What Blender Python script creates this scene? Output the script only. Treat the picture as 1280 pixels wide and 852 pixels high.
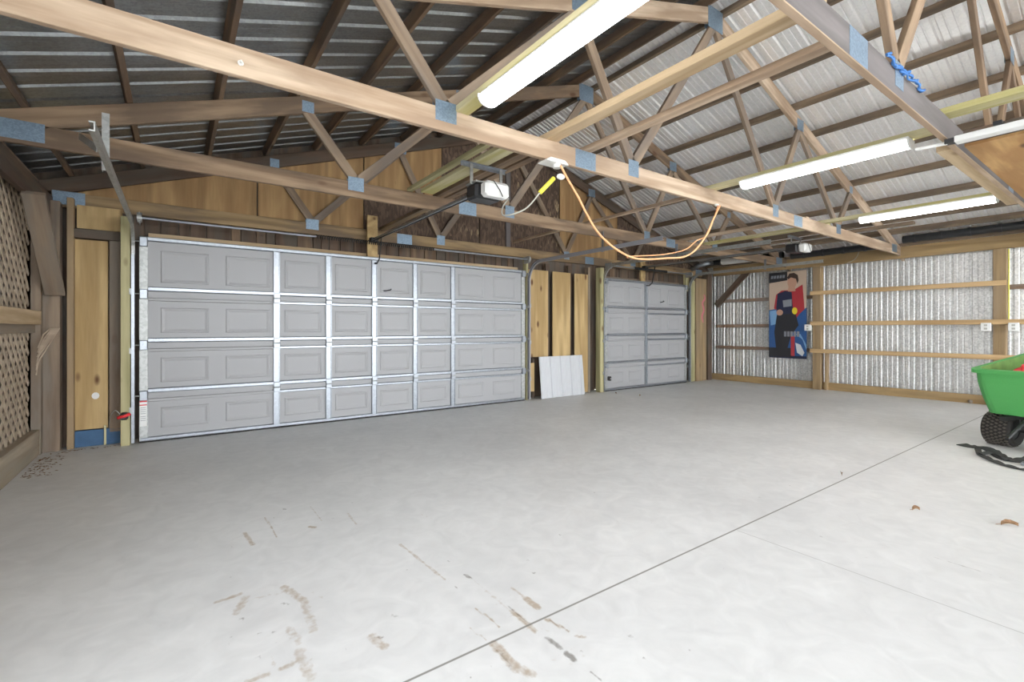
import bpy, bmesh, math, random
from mathutils import Vector, Matrix, noise
for o in list(bpy.data.objects): bpy.data.objects.remove(o)
S = bpy.context.scene
COL = S.collection
rnd = random.Random(7)
V = Vector

# ------------------------------------------------------------------ camera, world, light, exposure
CAM_H = 1.175; YAW = .951; FPX = 588.2; HOR = 410.5
cam = bpy.data.cameras.new('camera'); camo = bpy.data.objects.new('camera', cam); COL.objects.link(camo)
cam.sensor_width = 36; cam.lens = FPX/1280*36; cam.shift_y = (HOR-426)/1280; cam.clip_start = .05; cam.clip_end = 300
camo.location = (0, 0, CAM_H); camo.rotation_euler = (math.pi/2, 0, YAW-math.pi/2)
S.camera = camo
W = bpy.data.worlds.new('world'); S.world = W; W.use_nodes = True
bg = W.node_tree.nodes['Background']; bg.inputs[0].default_value = (.93, .97, 1, 1); bg.inputs[1].default_value = 12.0
S.view_settings.view_transform = 'Standard'; S.view_settings.look = 'None'
S.view_settings.exposure = -0.28; S.view_settings.gamma = 1; S.view_settings.use_curve_mapping = False
TUBE = 32.0           # strength of the lit shop lights

# ------------------------------------------------------------------ materials
def nt(name):
    m = bpy.data.materials.new(name); m.use_nodes = True
    return m, m.node_tree.nodes, m.node_tree.links, m.node_tree.nodes['Principled BSDF']
def plain(name, col, rough=.6, metal=0, emit=0, bump=0, bscale=60, var=.0):
    m, N, L, b = nt(name)
    b.inputs['Base Color'].default_value = (*col, 1); b.inputs['Roughness'].default_value = rough; b.inputs['Metallic'].default_value = metal
    if emit: b.inputs['Emission Color'].default_value = (*col, 1); b.inputs['Emission Strength'].default_value = emit
    if bump or var:
        tc = N.new('ShaderNodeTexCoord'); n = N.new('ShaderNodeTexNoise'); n.inputs['Scale'].default_value = bscale; n.inputs['Detail'].default_value = 4
        L.new(tc.outputs['Object'], n.inputs['Vector'])
        if bump:
            bp_ = N.new('ShaderNodeBump'); bp_.inputs['Strength'].default_value = bump; bp_.inputs['Distance'].default_value = .004
            L.new(n.outputs['Fac'], bp_.inputs['Height']); L.new(bp_.outputs[0], b.inputs['Normal'])
        if var:
            mx = N.new('ShaderNodeMix'); mx.data_type = 'RGBA'
            mx.inputs['A'].default_value = (*[c*(1-var) for c in col], 1); mx.inputs['B'].default_value = (*[min(1, c*(1+var)) for c in col], 1)
            L.new(n.outputs['Fac'], mx.inputs['Factor']); L.new(mx.outputs['Result'], b.inputs['Base Color'])
    return m
def wood(name, c1, c2, knot=(.12, .05, .02), knots=.5, wear=0, wearc=(.3, .28, .26), axis='X', rough=.75, g=1.0, kscale=2.2, ks=1.3):
    """grain runs along the object's local axis"""
    m, N, L, b = nt(name)
    tc = N.new('ShaderNodeTexCoord'); mp = N.new('ShaderNodeMapping'); oi = N.new('ShaderNodeObjectInfo')
    mul = N.new('ShaderNodeVectorMath'); mul.operation = 'SCALE'; mul.inputs[0].default_value = (37, 19, 53)
    L.new(oi.outputs['Random'], mul.inputs['Scale']); 
    add = N.new('ShaderNodeVectorMath'); add.operation = 'ADD'
    L.new(tc.outputs['Object'], add.inputs[0]); L.new(mul.outputs[0], add.inputs[1])
    st = {'X': (.07, 1, 1), 'Y': (1, .07, 1), 'Z': (1, 1, .07)}[axis]
    mp.inputs['Scale'].default_value = st; L.new(add.outputs[0], mp.inputs['Vector'])
    # warped grain
    w0 = N.new('ShaderNodeTexNoise'); w0.inputs['Scale'].default_value = 5*g; w0.inputs['Detail'].default_value = 2; L.new(mp.outputs[0], w0.inputs['Vector'])
    wv = N.new('ShaderNodeMath'); wv.operation = 'MULTIPLY'; wv.inputs[1].default_value = 26; L.new(w0.outputs['Fac'], wv.inputs[0])
    sn = N.new('ShaderNodeMath'); sn.operation = 'SINE'; L.new(wv.outputs[0], sn.inputs[0])
    n2 = N.new('ShaderNodeTexNoise'); n2.inputs['Scale'].default_value = 70*g; n2.inputs['Detail'].default_value = 3; L.new(mp.outputs[0], n2.inputs['Vector'])
    a1 = N.new('ShaderNodeMath'); a1.operation = 'MULTIPLY_ADD'; a1.inputs[1].default_value = .34; a1.inputs[2].default_value = .2; L.new(sn.outputs[0], a1.inputs[0])
    a2 = N.new('ShaderNodeMath'); a2.operation = 'MULTIPLY_ADD'; a2.inputs[1].default_value = .6; L.new(n2.outputs['Fac'], a2.inputs[0]); L.new(a1.outputs[0], a2.inputs[2])
    mx = N.new('ShaderNodeMix'); mx.data_type = 'RGBA'; mx.inputs['A'].default_value = (*c1, 1); mx.inputs['B'].default_value = (*c2, 1)
    L.new(a2.outputs[0], mx.inputs['Factor']); out = mx.outputs['Result']
    if wear:
        n3 = N.new('ShaderNodeTexNoise'); n3.inputs['Scale'].default_value = 4.5; n3.inputs['Detail'].default_value = 6
        m5 = N.new('ShaderNodeMapping'); m5.inputs['Scale'].default_value = {'X': (.35, 1.6, 1.6), 'Y': (1.6, .35, 1.6), 'Z': (1.6, 1.6, .35)}[axis]; L.new(add.outputs[0], m5.inputs['Vector']); L.new(m5.outputs[0], n3.inputs['Vector'])
        r = N.new('ShaderNodeMapRange'); r.inputs['From Min'].default_value = .42; r.inputs['From Max'].default_value = .60; r.inputs['To Max'].default_value = min(1, wear*1.35)
        L.new(n3.outputs['Fac'], r.inputs['Value'])
        m3 = N.new('ShaderNodeMix'); m3.data_type = 'RGBA'; L.new(r.outputs[0], m3.inputs['Factor']); L.new(out, m3.inputs['A']); m3.inputs['B'].default_value = (*wearc, 1); out = m3.outputs['Result']
    if knots:
        k = N.new('ShaderNodeTexVoronoi'); k.inputs['Scale'].default_value = kscale
        km = N.new('ShaderNodeMapping'); km.inputs['Scale'].default_value = {'X': (.6, 1.4, 1.4), 'Y': (1.4, .6, 1.4), 'Z': (1.4, 1.4, .6)}[axis]
        L.new(add.outputs[0], km.inputs['Vector']); L.new(km.outputs[0], k.inputs['Vector'])
        r = N.new('ShaderNodeMapRange'); r.inputs['From Min'].default_value = .035*kscale*ks; r.inputs['From Max'].default_value = .015*kscale*ks; r.inputs['To Max'].default_value = knots
        L.new(k.outputs['Distance'], r.inputs['Value'])
        m4 = N.new('ShaderNodeMix'); m4.data_type = 'RGBA'; L.new(r.outputs[0], m4.inputs['Factor']); L.new(out, m4.inputs['A']); m4.inputs['B'].default_value = (*knot, 1); out = m4.outputs['Result']
    L.new(out, b.inputs['Base Color']); b.inputs['Roughness'].default_value = rough
    bm_ = N.new('ShaderNodeBump'); bm_.inputs['Strength'].default_value = .25; bm_.inputs['Distance'].default_value = .002
    L.new(n2.outputs['Fac'], bm_.inputs['Height']); L.new(bm_.outputs[0], b.inputs['Normal'])
    return m
def galv(name, c=(.6, .61, .62), rough=.38, spangle=.25, metal=.9, scale=45, streak=0):
    m, N, L, b = nt(name)
    tc = N.new('ShaderNodeTexCoord'); v = N.new('ShaderNodeTexVoronoi'); v.inputs['Scale'].default_value = scale; L.new(tc.outputs['Object'], v.inputs['Vector'])
    n = N.new('ShaderNodeTexNoise'); n.inputs['Scale'].default_value = 3; n.inputs['Detail'].default_value = 6; L.new(tc.outputs['Object'], n.inputs['Vector'])
    s = N.new('ShaderNodeSeparateColor'); L.new(v.outputs['Color'], s.inputs[0])
    a = N.new('ShaderNodeMath'); a.operation = 'ADD'; L.new(s.outputs[0], a.inputs[0]); L.new(n.outputs['Fac'], a.inputs[1])
    r = N.new('ShaderNodeMapRange'); r.inputs['From Max'].default_value = 1.6; r.inputs['To Min'].default_value = 1-spangle; r.inputs['To Max'].default_value = 1+spangle*.4
    L.new(a.outputs[0], r.inputs['Value'])
    mu = N.new('ShaderNodeVectorMath'); mu.operation = 'SCALE'; mu.inputs[0].default_value = c; L.new(r.outputs[0], mu.inputs['Scale'])
    L.new(mu.outputs[0], b.inputs['Base Color']); b.inputs['Metallic'].default_value = metal
    r2 = N.new('ShaderNodeMapRange'); r2.inputs['From Max'].default_value = 1.6; r2.inputs['To Min'].default_value = rough-.02; r2.inputs['To Max'].default_value = rough+.04
    L.new(a.outputs[0], r2.inputs['Value']); L.new(r2.outputs[0], b.inputs['Roughness'])
    return m
M = {}
M['truss'] = wood('truss_wood', (.20, .125, .075), (.44, .31, .20), wear=.6, wearc=(.16, .11, .075), knots=.85, kscale=3)
M['truss_pale'] = wood('truss_wood_pale', (.40, .275, .18), (.70, .55, .41), wear=.55, wearc=(.36, .25, .17), knots=.85, kscale=3)  # paler copy of the truss wood: lamplight put into its colour
M['truss_web'] = wood('web_wood', (.22, .155, .105), (.42, .31, .215), wear=.6, wearc=(.21, .17, .14), knots=.6)
M['purlin'] = wood('purlin_wood', (.15, .09, .055), (.27, .18, .11), wear=.6, wearc=(.12, .09, .07), knots=.5)
M['purlin_tan'] = wood('purlin_wood_tan', (.17, .12, .08), (.34, .25, .17), wear=.6, wearc=(.13, .10, .075), knots=.5)
M['gable_chord'] = wood('gable_chord_wood', (.20, .13, .065), (.42, .29, .15), wear=.6, wearc=(.17, .12, .08), knots=.4)
M['dark_wood'] = wood('dark_wood', (.075, .045, .03), (.17, .11, .075), wear=.6, wearc=(.11, .09, .07), knots=.3)
M['dark_z'] = wood('dark_wood_upright', (.09, .06, .042), (.22, .15, .105), wear=.7, wearc=(.14, .12, .10), knots=.3, axis='Z')
M['grey_and_shade'] = wood('grey_wood_and_shade', (.13, .115, .11), (.23, .205, .20), wear=.6, wearc=(.17, .15, .15), knots=.4)  # grey stud wood; on the greyish truss chord it paints the shaded face
M['osb'] = None
M['weathered'] = wood('weathered_wood', (.17, .12, .085), (.32, .24, .17), wear=.7, wearc=(.24, .20, .16), knots=.3)
M['ply'] = wood('plywood', (.36, .235, .10), (.66, .475, .235), knots=.95, axis='Z', g=.8, kscale=4.2, ks=1.25, wear=.35, wearc=(.44, .29, .12))
M['ply_deck'] = wood('plywood_deck', (.30, .15, .05), (.66, .40, .17), knots=.9, axis='X', g=.8, kscale=3, ks=1.4, wear=.6, wearc=(.42, .22, .08))
M['ply_orange'] = wood('plywood_orange', (.30, .175, .075), (.56, .36, .165), knots=.97, axis='Z', g=.8, kscale=3.6, ks=1.25, wear=.4, wearc=(.36, .20, .085))
M['treated'] = wood('treated_wood', (.33, .30, .15), (.54, .49, .28), knots=.8, kscale=3.2)
M['plank_yellow'] = wood('pale_yellow_plank', (.50, .45, .16), (.70, .64, .42), knots=.3)
M['plank_tan'] = wood('new_plank', (.42, .29, .16), (.66, .51, .33), knots=.5)
M['beam_brown'] = wood('wall_beam_wood', (.26, .165, .07), (.50, .345, .165), wear=.5, wearc=(.33, .23, .12), knots=.5)
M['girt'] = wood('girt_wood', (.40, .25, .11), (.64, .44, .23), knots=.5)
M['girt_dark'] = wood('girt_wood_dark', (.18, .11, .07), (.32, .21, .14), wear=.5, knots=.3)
M['post'] = wood('post_wood', (.24, .16, .08), (.44, .31, .165), wear=.5, wearc=(.3, .22, .14), knots=.4)
M['lattice'] = wood('lattice_wood', (.42, .33, .24), (.62, .51, .39), wear=.3, wearc=(.36, .28, .22), knots=0)
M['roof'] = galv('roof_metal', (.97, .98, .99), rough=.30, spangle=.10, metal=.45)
M['roof_dark'] = galv('roof_metal_dark', (.34, .355, .36), rough=.30, spangle=.32, metal=.85, scale=70)  # left slope and ridge cap: a much darker base colour
M['wallmetal'] = galv('wall_metal', (.74, .74, .73), rough=.45, spangle=.4, metal=.7)
M['galv'] = galv('galvanized_steel', (.36, .385, .42), rough=.36, spangle=.2, metal=.85)
M['galv_dull'] = galv('dull_steel', (.48, .49, .48), rough=.5, spangle=.3, metal=.8)
M['plate'] = galv('plate_metal', (.27, .36, .46), rough=.45, spangle=.35, metal=.6, scale=120)
M['doorpaint'] = plain('door_paint', (.40, .40, .41), .5)
M['white'] = plain('white_plastic', (.82, .82, .80), .4)
M['black'] = plain('black_plastic', (.02, .02, .022), .4)
M['rubber'] = plain('rubber', (.03, .028, .025), .8, bump=.3)
M['cord'] = plain('orange_cord', (.85, .42, .20), .5)
M['cordgrey'] = plain('grey_cord', (.42, .41, .36), .5)
M['yellow'] = plain('yellow_plastic', (.85, .78, .08), .4)
M['blue'] = plain('blue_rope', (.06, .20, .52), .6)
M['bluepaint'] = plain('blue_paint', (.045, .12, .24), .6, var=.4, bscale=8)
M['green'] = plain('green_poly', (.085, .38, .10), .5, bump=.15, bscale=150, var=.08)
M['greenin'] = plain('green_poly_dirty', (.13, .25, .06), .7, var=.6, bscale=9)
M['red'] = plain('red_plastic', (.75, .03, .04), .35)
M['tyre'] = plain('tyre_rubber', (.028, .025, .022), .85, bump=.5, bscale=90)
M['lug'] = plain('tyre_lug', (.11, .095, .08), .85)
M['axle'] = plain('dark_steel', (.05, .05, .05), .5, .6)
M['pipe'] = plain('black_pipe', (.025, .027, .03), .28)
M['tubelight'] = plain('lit_tube', (1, .985, .96), .4, emit=TUBE)
M['leaf'] = plain('dry_leaf', (.27, .155, .08), .8, bump=.5, var=.4, bscale=30)
M['pink'] = plain('pink_ribbon', (.62, .17, .22), .7)
M['grey_band'] = plain('grey_rail', (.33, .33, .36), .45, .3)
M['unseen_pale_earth'] = plain('unseen_pale_earth', (.60, .585, .55), .95, bump=.6, var=.5, bscale=5)  # unseen outside ground, made pale to bounce daylight onto the roof
M['sillw'] = wood('sill_wood', (.30, .24, .17), (.46, .38, .29), wear=.6, wearc=(.32, .28, .22), knots=.2)
# flaky old board behind the gable
def osb():
    m, N, L, b = nt('old_strand_board')
    tc = N.new('ShaderNodeTexCoord'); v = N.new('ShaderNodeTexVoronoi'); v.inputs['Scale'].default_value = 26
    mp = N.new('ShaderNodeMapping'); mp.inputs['Scale'].default_value = (1.5, 1, .55); L.new(tc.outputs['Object'], mp.inputs[0]); L.new(mp.outputs[0], v.inputs['Vector'])
    s = N.new('ShaderNodeSeparateColor'); L.new(v.outputs['Color'], s.inputs[0])
    n = N.new('ShaderNodeTexNoise'); n.inputs['Scale'].default_value = 1.6; n.inputs['Detail'].default_value = 3; L.new(tc.outputs['Object'], n.inputs['Vector'])
    mt = N.new('ShaderNodeMath'); mt.operation = 'MULTIPLY'; L.new(s.outputs[0], mt.inputs[0]); L.new(n.outputs['Fac'], mt.inputs[1])
    cr = N.new('ShaderNodeValToRGB'); e = cr.color_ramp.elements
    e[0].position = .1; e[0].color = (.085, .055, .04, 1); e[1].position = .66; e[1].color = (.46, .35, .20, 1)
    e2 = cr.color_ramp.elements.new(.50); e2.color = (.19, .125, .085, 1)
    L.new(mt.outputs[0], cr.inputs[0]); L.new(cr.outputs[0], b.inputs['Base Color']); b.inputs['Roughness'].default_value = .85
    return m
M['osb'] = osb()
# concrete
def concrete():
    m, N, L, b = nt('concrete')
    tc = N.new('ShaderNodeTexCoord')
    n1 = N.new('ShaderNodeTexNoise'); n1.inputs['Scale'].default_value = .9; n1.inputs['Detail'].default_value = 9; n1.inputs['Roughness'].default_value = .62; L.new(tc.outputs['Object'], n1.inputs['Vector'])
    cr = N.new('ShaderNodeValToRGB'); e = cr.color_ramp.elements
    e[0].position = .3; e[0].color = (.675, .675, .675, 1); e[1].position = .68; e[1].color = (.785, .785, .782, 1); L.new(n1.outputs['Fac'], cr.inputs[0])
    n2 = N.new('ShaderNodeTexNoise'); n2.inputs['Scale'].default_value = 7; n2.inputs['Detail'].default_value = 6; n2.inputs['Distortion'].default_value = 1.2; L.new(tc.outputs['Object'], n2.inputs['Vector'])
    r = N.new('ShaderNodeMapRange'); r.inputs['From Min'].default_value = .3; r.inputs['From Max'].default_value = .7; r.inputs['To Min'].default_value = .93; r.inputs['To Max'].default_value = 1.05; L.new(n2.outputs['Fac'], r.inputs['Value'])
    mu = N.new('ShaderNodeVectorMath'); mu.operation = 'SCALE'; L.new(cr.outputs[0], mu.inputs[0]); L.new(r.outputs[0], mu.inputs['Scale'])
    at = N.new('ShaderNodeAttribute'); at.attribute_name = 'stain'; sp = N.new('ShaderNodeSeparateColor'); L.new(at.outputs['Color'], sp.inputs[0])
    n3 = N.new('ShaderNodeTexNoise'); n3.inputs['Scale'].default_value = 38; n3.inputs['Detail'].default_value = 5; L.new(tc.outputs['Object'], n3.inputs['Vector'])
    out = mu.outputs[0]
    for ch, col in ((0, (.36, .25, .14)), (1, (.11, .09, .07))):
        f = N.new('ShaderNodeMath'); f.operation = 'MULTIPLY_ADD'; f.use_clamp = True; L.new(sp.outputs[ch], f.inputs[0]); f.inputs[1].default_value = 2.3
        k = N.new('ShaderNodeMath'); k.operation = 'MULTIPLY'; k.inputs[1].default_value = -2.2; L.new(n3.outputs['Fac'], k.inputs[0]); L.new(k.outputs[0], f.inputs[2])
        f2 = N.new('ShaderNodeMath'); f2.operation = 'MULTIPLY'; f2.inputs[1].default_value = .68; L.new(f.outputs[0], f2.inputs[0])
        mx = N.new('ShaderNodeMix'); mx.data_type = 'RGBA'; L.new(f2.outputs[0], mx.inputs['Factor']); L.new(out, mx.inputs['A']); mx.inputs['B'].default_value = (*col, 1); out = mx.outputs['Result']
    # blue channel : joints / cracks
    mx = N.new('ShaderNodeMix'); mx.data_type = 'RGBA'; L.new(sp.outputs[2], mx.inputs['Factor']); L.new(out, mx.inputs['A']); mx.inputs['B'].default_value = (.17, .16, .14, 1); out = mx.outputs['Result']
    L.new(out, b.inputs['Base Color'])
    r3 = N.new('ShaderNodeMapRange'); r3.inputs['To Min'].default_value = .38; r3.inputs['To Max'].default_value = .62; L.new(n2.outputs['Fac'], r3.inputs['Value']); L.new(r3.outputs[0], b.inputs['Roughness'])
    bp_ = N.new('ShaderNodeBump'); bp_.inputs['Strength'].default_value = .12; bp_.inputs['Distance'].default_value = .004; L.new(n2.outputs['Fac'], bp_.inputs['Height']); L.new(bp_.outputs[0], b.inputs['Normal'])
    return m
M['concrete'] = concrete()

# ------------------------------------------------------------------ helpers
class MB:
    def __init__(s): s.v = []; s.f = []; s.mi = []; s.k = 0
    def add(s, vs, fs):
        n = len(s.v); s.v += [tuple(p) for p in vs]; s.f += [tuple(i+n for i in f) for f in fs]; s.mi += [s.k]*len(fs); return s
    def box(s, x0, x1, y0, y1, z0, z1):
        x0, x1 = sorted((x0, x1)); y0, y1 = sorted((y0, y1)); z0, z1 = sorted((z0, z1))
        return s.add([(x, y, z) for z in (z0, z1) for x, y in ((x0, y0), (x1, y0), (x1, y1), (x0, y1))],
                     [(3, 2, 1, 0), (4, 5, 6, 7), (0, 1, 5, 4), (1, 2, 6, 5), (2, 3, 7, 6), (3, 0, 4, 7)])
    def prism(s, poly, axis, a, b):
        """poly = 2D outline; extruded along axis from a to b"""
        P = {'x': lambda u, v, w: (w, u, v), 'y': lambda u, v, w: (u, w, v), 'z': lambda u, v, w: (u, v, w)}[axis]
        n = len(poly)
        return s.add([P(u, v, a) for u, v in poly]+[P(u, v, b) for u, v in poly],
                     [tuple(range(n)), tuple(range(2*n-1, n-1, -1))]+[(i+n, (i+1) % n+n, (i+1) % n, i) for i in range(n)])
    def sweep(s, pts, prof, up=V((0, 0, 1)), caps=True):
        pts = [V(p) for p in pts]; n = len(prof); rings = []
        for i, p in enumerate(pts):
            t = (pts[min(i+1, len(pts)-1)]-pts[max(i-1, 0)]).normalized()
            a = t.cross(up)
            if a.length < 1e-4: a = V((1, 0, 0))
            a.normalize(); b = a.cross(t).normalized()
            rings.append([p+a*u+b*v for u, v in prof])
        vs = [q for r in rings for q in r]
        fs = [(i*n+j, i*n+(j+1) % n, (i+1)*n+(j+1) % n, (i+1)*n+j) for i in range(len(pts)-1) for j in range(n)]
        if caps: fs += [tuple(range(n-1, -1, -1)), tuple((len(pts)-1)*n+j for j in range(n))]
        return s.add(vs, fs)
    def tube(s, pts, r, n=8, up=V((0, 0, 1))):
        return s.sweep(pts, [(r*math.cos(2*math.pi*k/n), r*math.sin(2*math.pi*k/n)) for k in range(n)], up)
    def ell(s, c, r, n=12, m=8):
        vs = [(c[0]+r[0]*math.sin(math.pi*i/m)*math.cos(2*math.pi*j/n), c[1]+r[1]*math.sin(math.pi*i/m)*math.sin(2*math.pi*j/n), c[2]+r[2]*math.cos(math.pi*i/m)) for i in range(m+1) for j in range(n)]
        return s.add(vs, [(i*n+j, (i+1)*n+j, (i+1)*n+(j+1) % n, i*n+(j+1) % n) for i in range(m) for j in range(n)])
    def build(s, name, mat, parent=None, bevel=0, smooth=False, kind=None, weld=False):
        me = bpy.data.meshes.new(name); me.from_pydata(s.v, [], s.f); me.validate()
        for m in (mat if isinstance(mat, (list, tuple)) else [mat]): me.materials.append(m)
        if len(me.polygons) == len(s.mi): me.polygons.foreach_set('material_index', s.mi)
        b = bmesh.new(); b.from_mesh(me)
        if weld: bmesh.ops.remove_doubles(b, verts=b.verts, dist=1e-5)
        bmesh.ops.recalc_face_normals(b, faces=b.faces)
        if bevel: bmesh.ops.bevel(b, geom=list(b.edges), offset=bevel, segments=1, affect='EDGES', profile=.5)
        b.to_mesh(me); b.free()
        if smooth:
            for p in me.polygons: p.use_smooth = True
        o = bpy.data.objects.new(name, me); COL.objects.link(o)
        if parent: o.parent = parent; o.matrix_local = Matrix.Translation(-world_loc(parent))
        if kind: o['kind'] = kind
        return o
def world_loc(p):
    l = V(p.location)
    while p.parent: p = p.parent; l += V(p.location)
    return l
def empty(name, loc=(0, 0, 0)):
    o = bpy.data.objects.new(name, None); o.location = loc; o.empty_display_size = .1; COL.objects.link(o); return o
def tag(o, label=None, cat=None, group=None, kind=None):
    if label: o['label'] = label
    if cat: o['category'] = cat
    if group: o['group'] = group
    if kind: o['kind'] = kind
    return o
def beam(name, p, q, w, h, mat, parent=None, up=(0, 0, 1), bevel=.003, notch=None):
    """a stick of lumber from p to q (centre line), w across, h along up; local X runs along the grain"""
    p, q, up = V(p), V(q), V(up); x = (q-p); L = x.length; x.normalize()
    y = up.cross(x)
    y.normalize(); z = x.cross(y)
    mb = MB().box(-L/2, L/2, -w/2, w/2, -h/2, h/2)
    o = mb.build(name, mat, None, bevel=min(bevel, w/5))
    R = Matrix((x, y, z)).transposed().to_4x4()
    Mw = Matrix.Translation((p+q)/2) @ R
    if parent:
        o.parent = parent; Mw = Matrix.Translation(-world_loc(parent)) @ Mw
    o.matrix_local = Mw
    return o
def at_floor(u, v):
    s, c = math.sin(YAW), math.cos(YAW); r = u-640
    d = V((s*r+c*FPX, -c*r+s*FPX, HOR-v)); t = -CAM_H/d.z
    return d.x*t, d.y*t

# ------------------------------------------------------------------ dimensions
DY = 6.15                # inner face of the doors
XL, XR = -1.08, 10.28    # side walls
RX = 4.45                # ridge
def zb(x): return 2.803+.333*(x if x < RX else 2*RX-x)      # underside of the top chords
def zt(x): return zb(x)+.155                                  # their top
def zm(x): return zt(x)+.094                                  # roof metal
YB = -7.5                # the building runs on behind the camera, its unseen length set for even daylight

# ------------------------------------------------------------------ floor
def build_floor():
    import numpy as np
    def ax(a, b, f0, f1, fine, coarse):
        l = list(np.arange(a, f0, coarse))+list(np.arange(f0, f1, fine))+list(np.arange(f1, b, coarse))+[b]
        return l
    xs = ax(-1.2, 10.3, .1, 4.4, .012, .3)
    ys = ax(YB, 6.45, 1.0, 4.3, .012, .3)
    # joints: extra lines
    for j in (1.474, 1.4775, 1.4835, 1.487): ys.append(j)
    for j in (2.656, 2.6585, 2.6615, 2.664): xs.append(j)
    xs = np.array(sorted(set(round(float(x), 5) for x in xs))); ys = np.array(sorted(set(round(float(y), 5) for y in ys)))
    X, Y = np.meshgrid(xs, ys, indexing='ij'); nx, ny = X.shape
    tan = np.zeros_like(X); drk = np.zeros_like(X); jt = np.zeros_like(X)
    ZX, ZY, K = 200, 600, 2.1333
    def seg(a, b, w, amt, A, blur=1.0):
        p = at_floor(ZX+a[0]/K, ZY+a[1]/K); q = at_floor(ZX+b[0]/K, ZY+b[1]/K)
        dx, dy = q[0]-p[0], q[1]-p[1]; L2 = dx*dx+dy*dy+1e-9
        w = w*.72; t = np.clip(((X-p[0])*dx+(Y-p[1])*dy)/L2, 0, 1)
        d = np.hypot(X-p[0]-t*dx, Y-p[1]-t*dy)
        np.maximum(A, amt*np.clip(1.6-d/w, 0, 1), out=A)
    T = [((150, 325), (215, 303), .02, .8), ((205, 352), (228, 312), .03, .7), ((330, 285), (388, 325), .03, .75), ((385, 330), (412, 400), .03, .65), ((345, 395), (368, 432), .03, .6),
         ((372, 455), (402, 525), .035, .65), ((235, 535), (285, 518), .02, .75), ((322, 503), (352, 490), .02, .8), ((225, 140), (248, 172), .02, .8), ((280, 98), (312, 152), .01, .8),
         ((400, 70), (432, 107), .01, .7), ((640, 170), (760, 265), .014, .75), ((820, 250), (1000, 402), .007, .62), ((935, 285), (1010, 338), .014, .75), ((975, 315), (1008, 340), .026, .9),
         ((842, 340), (905, 390), .009, .85), ((825, 392), (870, 427), .009, .7), ((890, 435), (955, 505), .03, .85), ((955, 500), (990, 515), .03, .8), ((500, 88), (524, 117), .012, .7), ((690, 88), (745, 110), .008, .6),
         ((940, 350), (1000, 402), .018, .9), ((565, 415), (600, 445), .03, .75), ((400, 124), (412, 126), .02, 1.0), ((1110, 415), (1135, 418), .015, .7), ((240, 318), (320, 300), .02, .55),
         ((300, 470), (310, 495), .012, .5), ((410, 300), (440, 315), .02, .5), ((1030, 370), (1092, 402), .012, .9), ((290, 500), (480, 380), .2, .32), ((900, 300), (1100, 480), .12, .36)]
    D = [((1035, 372), (1092, 402), .009, .7), ((930, 335), (980, 380), .009, .75), ((1030, 420), (1070, 448), .018, .85), ((1085, 462), (1105, 478), .02, .95), ((812, 252), (832, 262), .014, .9),
         ((788, 284), (792, 286), .012, .9), ((768, 216), (772, 217), .012, .8), ((325, 328), (345, 330), .012, .75), ((215, 368), (222, 370), .012, .8), ((262, 408), (272, 406), .012, .7),
         ((1252, 415), (1256, 416), .015, .85), ((995, 247), (1000, 248), .014, .8), ((980, 213), (984, 214), .013, .7), ((330, 76), (334, 78), .014, .8), ((566, 415), (590, 420), .012, .7),
         ((815, 515), (820, 522), .007, .9), ((818, 525), (830, 525), .007, .9), ((1066, 145), (1070, 146), .014, .7), ((655, 238), (659, 240), .01, .7), ((585, 24), (588, 25), .012, .6),
         ((1145, 508), (1180, 535), .007, .8), ((900, 455), (940, 495), .012, .65), ((262, 470), (268, 472), .012, .7), ((312, 432), (315, 433), .01, .7), ((1120, 455), (1124, 457), .01, .8), ((190, 176), (194, 178), .012, .7), ((620, 360), (632, 362), .018, .6)]
    for a, b, w, amt in T: seg(a, b, w, amt, tan)
    for a, b, w, amt in D: seg(a, b, w, amt, drk)
    rr = random.Random(3)
    for _ in range(90):          # small specks
        u, v = rr.uniform(150, 1270), rr.uniform(560, 850); px, py = at_floor(u, v); r = rr.uniform(.005, .011)
        d = np.hypot(X-px, Y-py); np.maximum(drk, rr.uniform(.5, .85)*np.clip(1.6-d/r, 0, 1), out=drk)
    jt[np.abs(Y-1.4805) < .0045] = .85
    jt[(np.abs(X-2.66) < .003) & (Y < 1.47)] = .45
    vs = np.stack([X, Y, np.zeros_like(X)], -1).reshape(-1, 3)
    I = np.arange(nx*ny).reshape(nx, ny)
    F = np.stack([I[:-1, :-1], I[1:, :-1], I[1:, 1:], I[:-1, 1:]], -1).reshape(-1, 4)
    me = bpy.data.meshes.new('floor'); me.from_pydata(vs.tolist(), [], F.tolist())
    c = np.stack([tan, drk, jt, np.ones_like(X)], -1).reshape(-1).astype('f')
    at = me.attributes.new('stain', 'FLOAT_COLOR', 'POINT'); at.data.foreach_set('color', c)
    me.materials.append(M['concrete'])
    o = bpy.data.objects.new('floor', me); COL.objects.link(o); o['kind'] = 'structure'
    # slab body under the skin
    MB().box(-1.2, 10.3, YB, 6.45, -.15, -.002).build('trim_1', M['concrete'], kind='structure')
    MB().box(-30, 40, -30, 30, -.35, -.16).build('floor_outside_unseen', M['unseen_pale_earth'], kind='structure')
build_floor()

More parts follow.
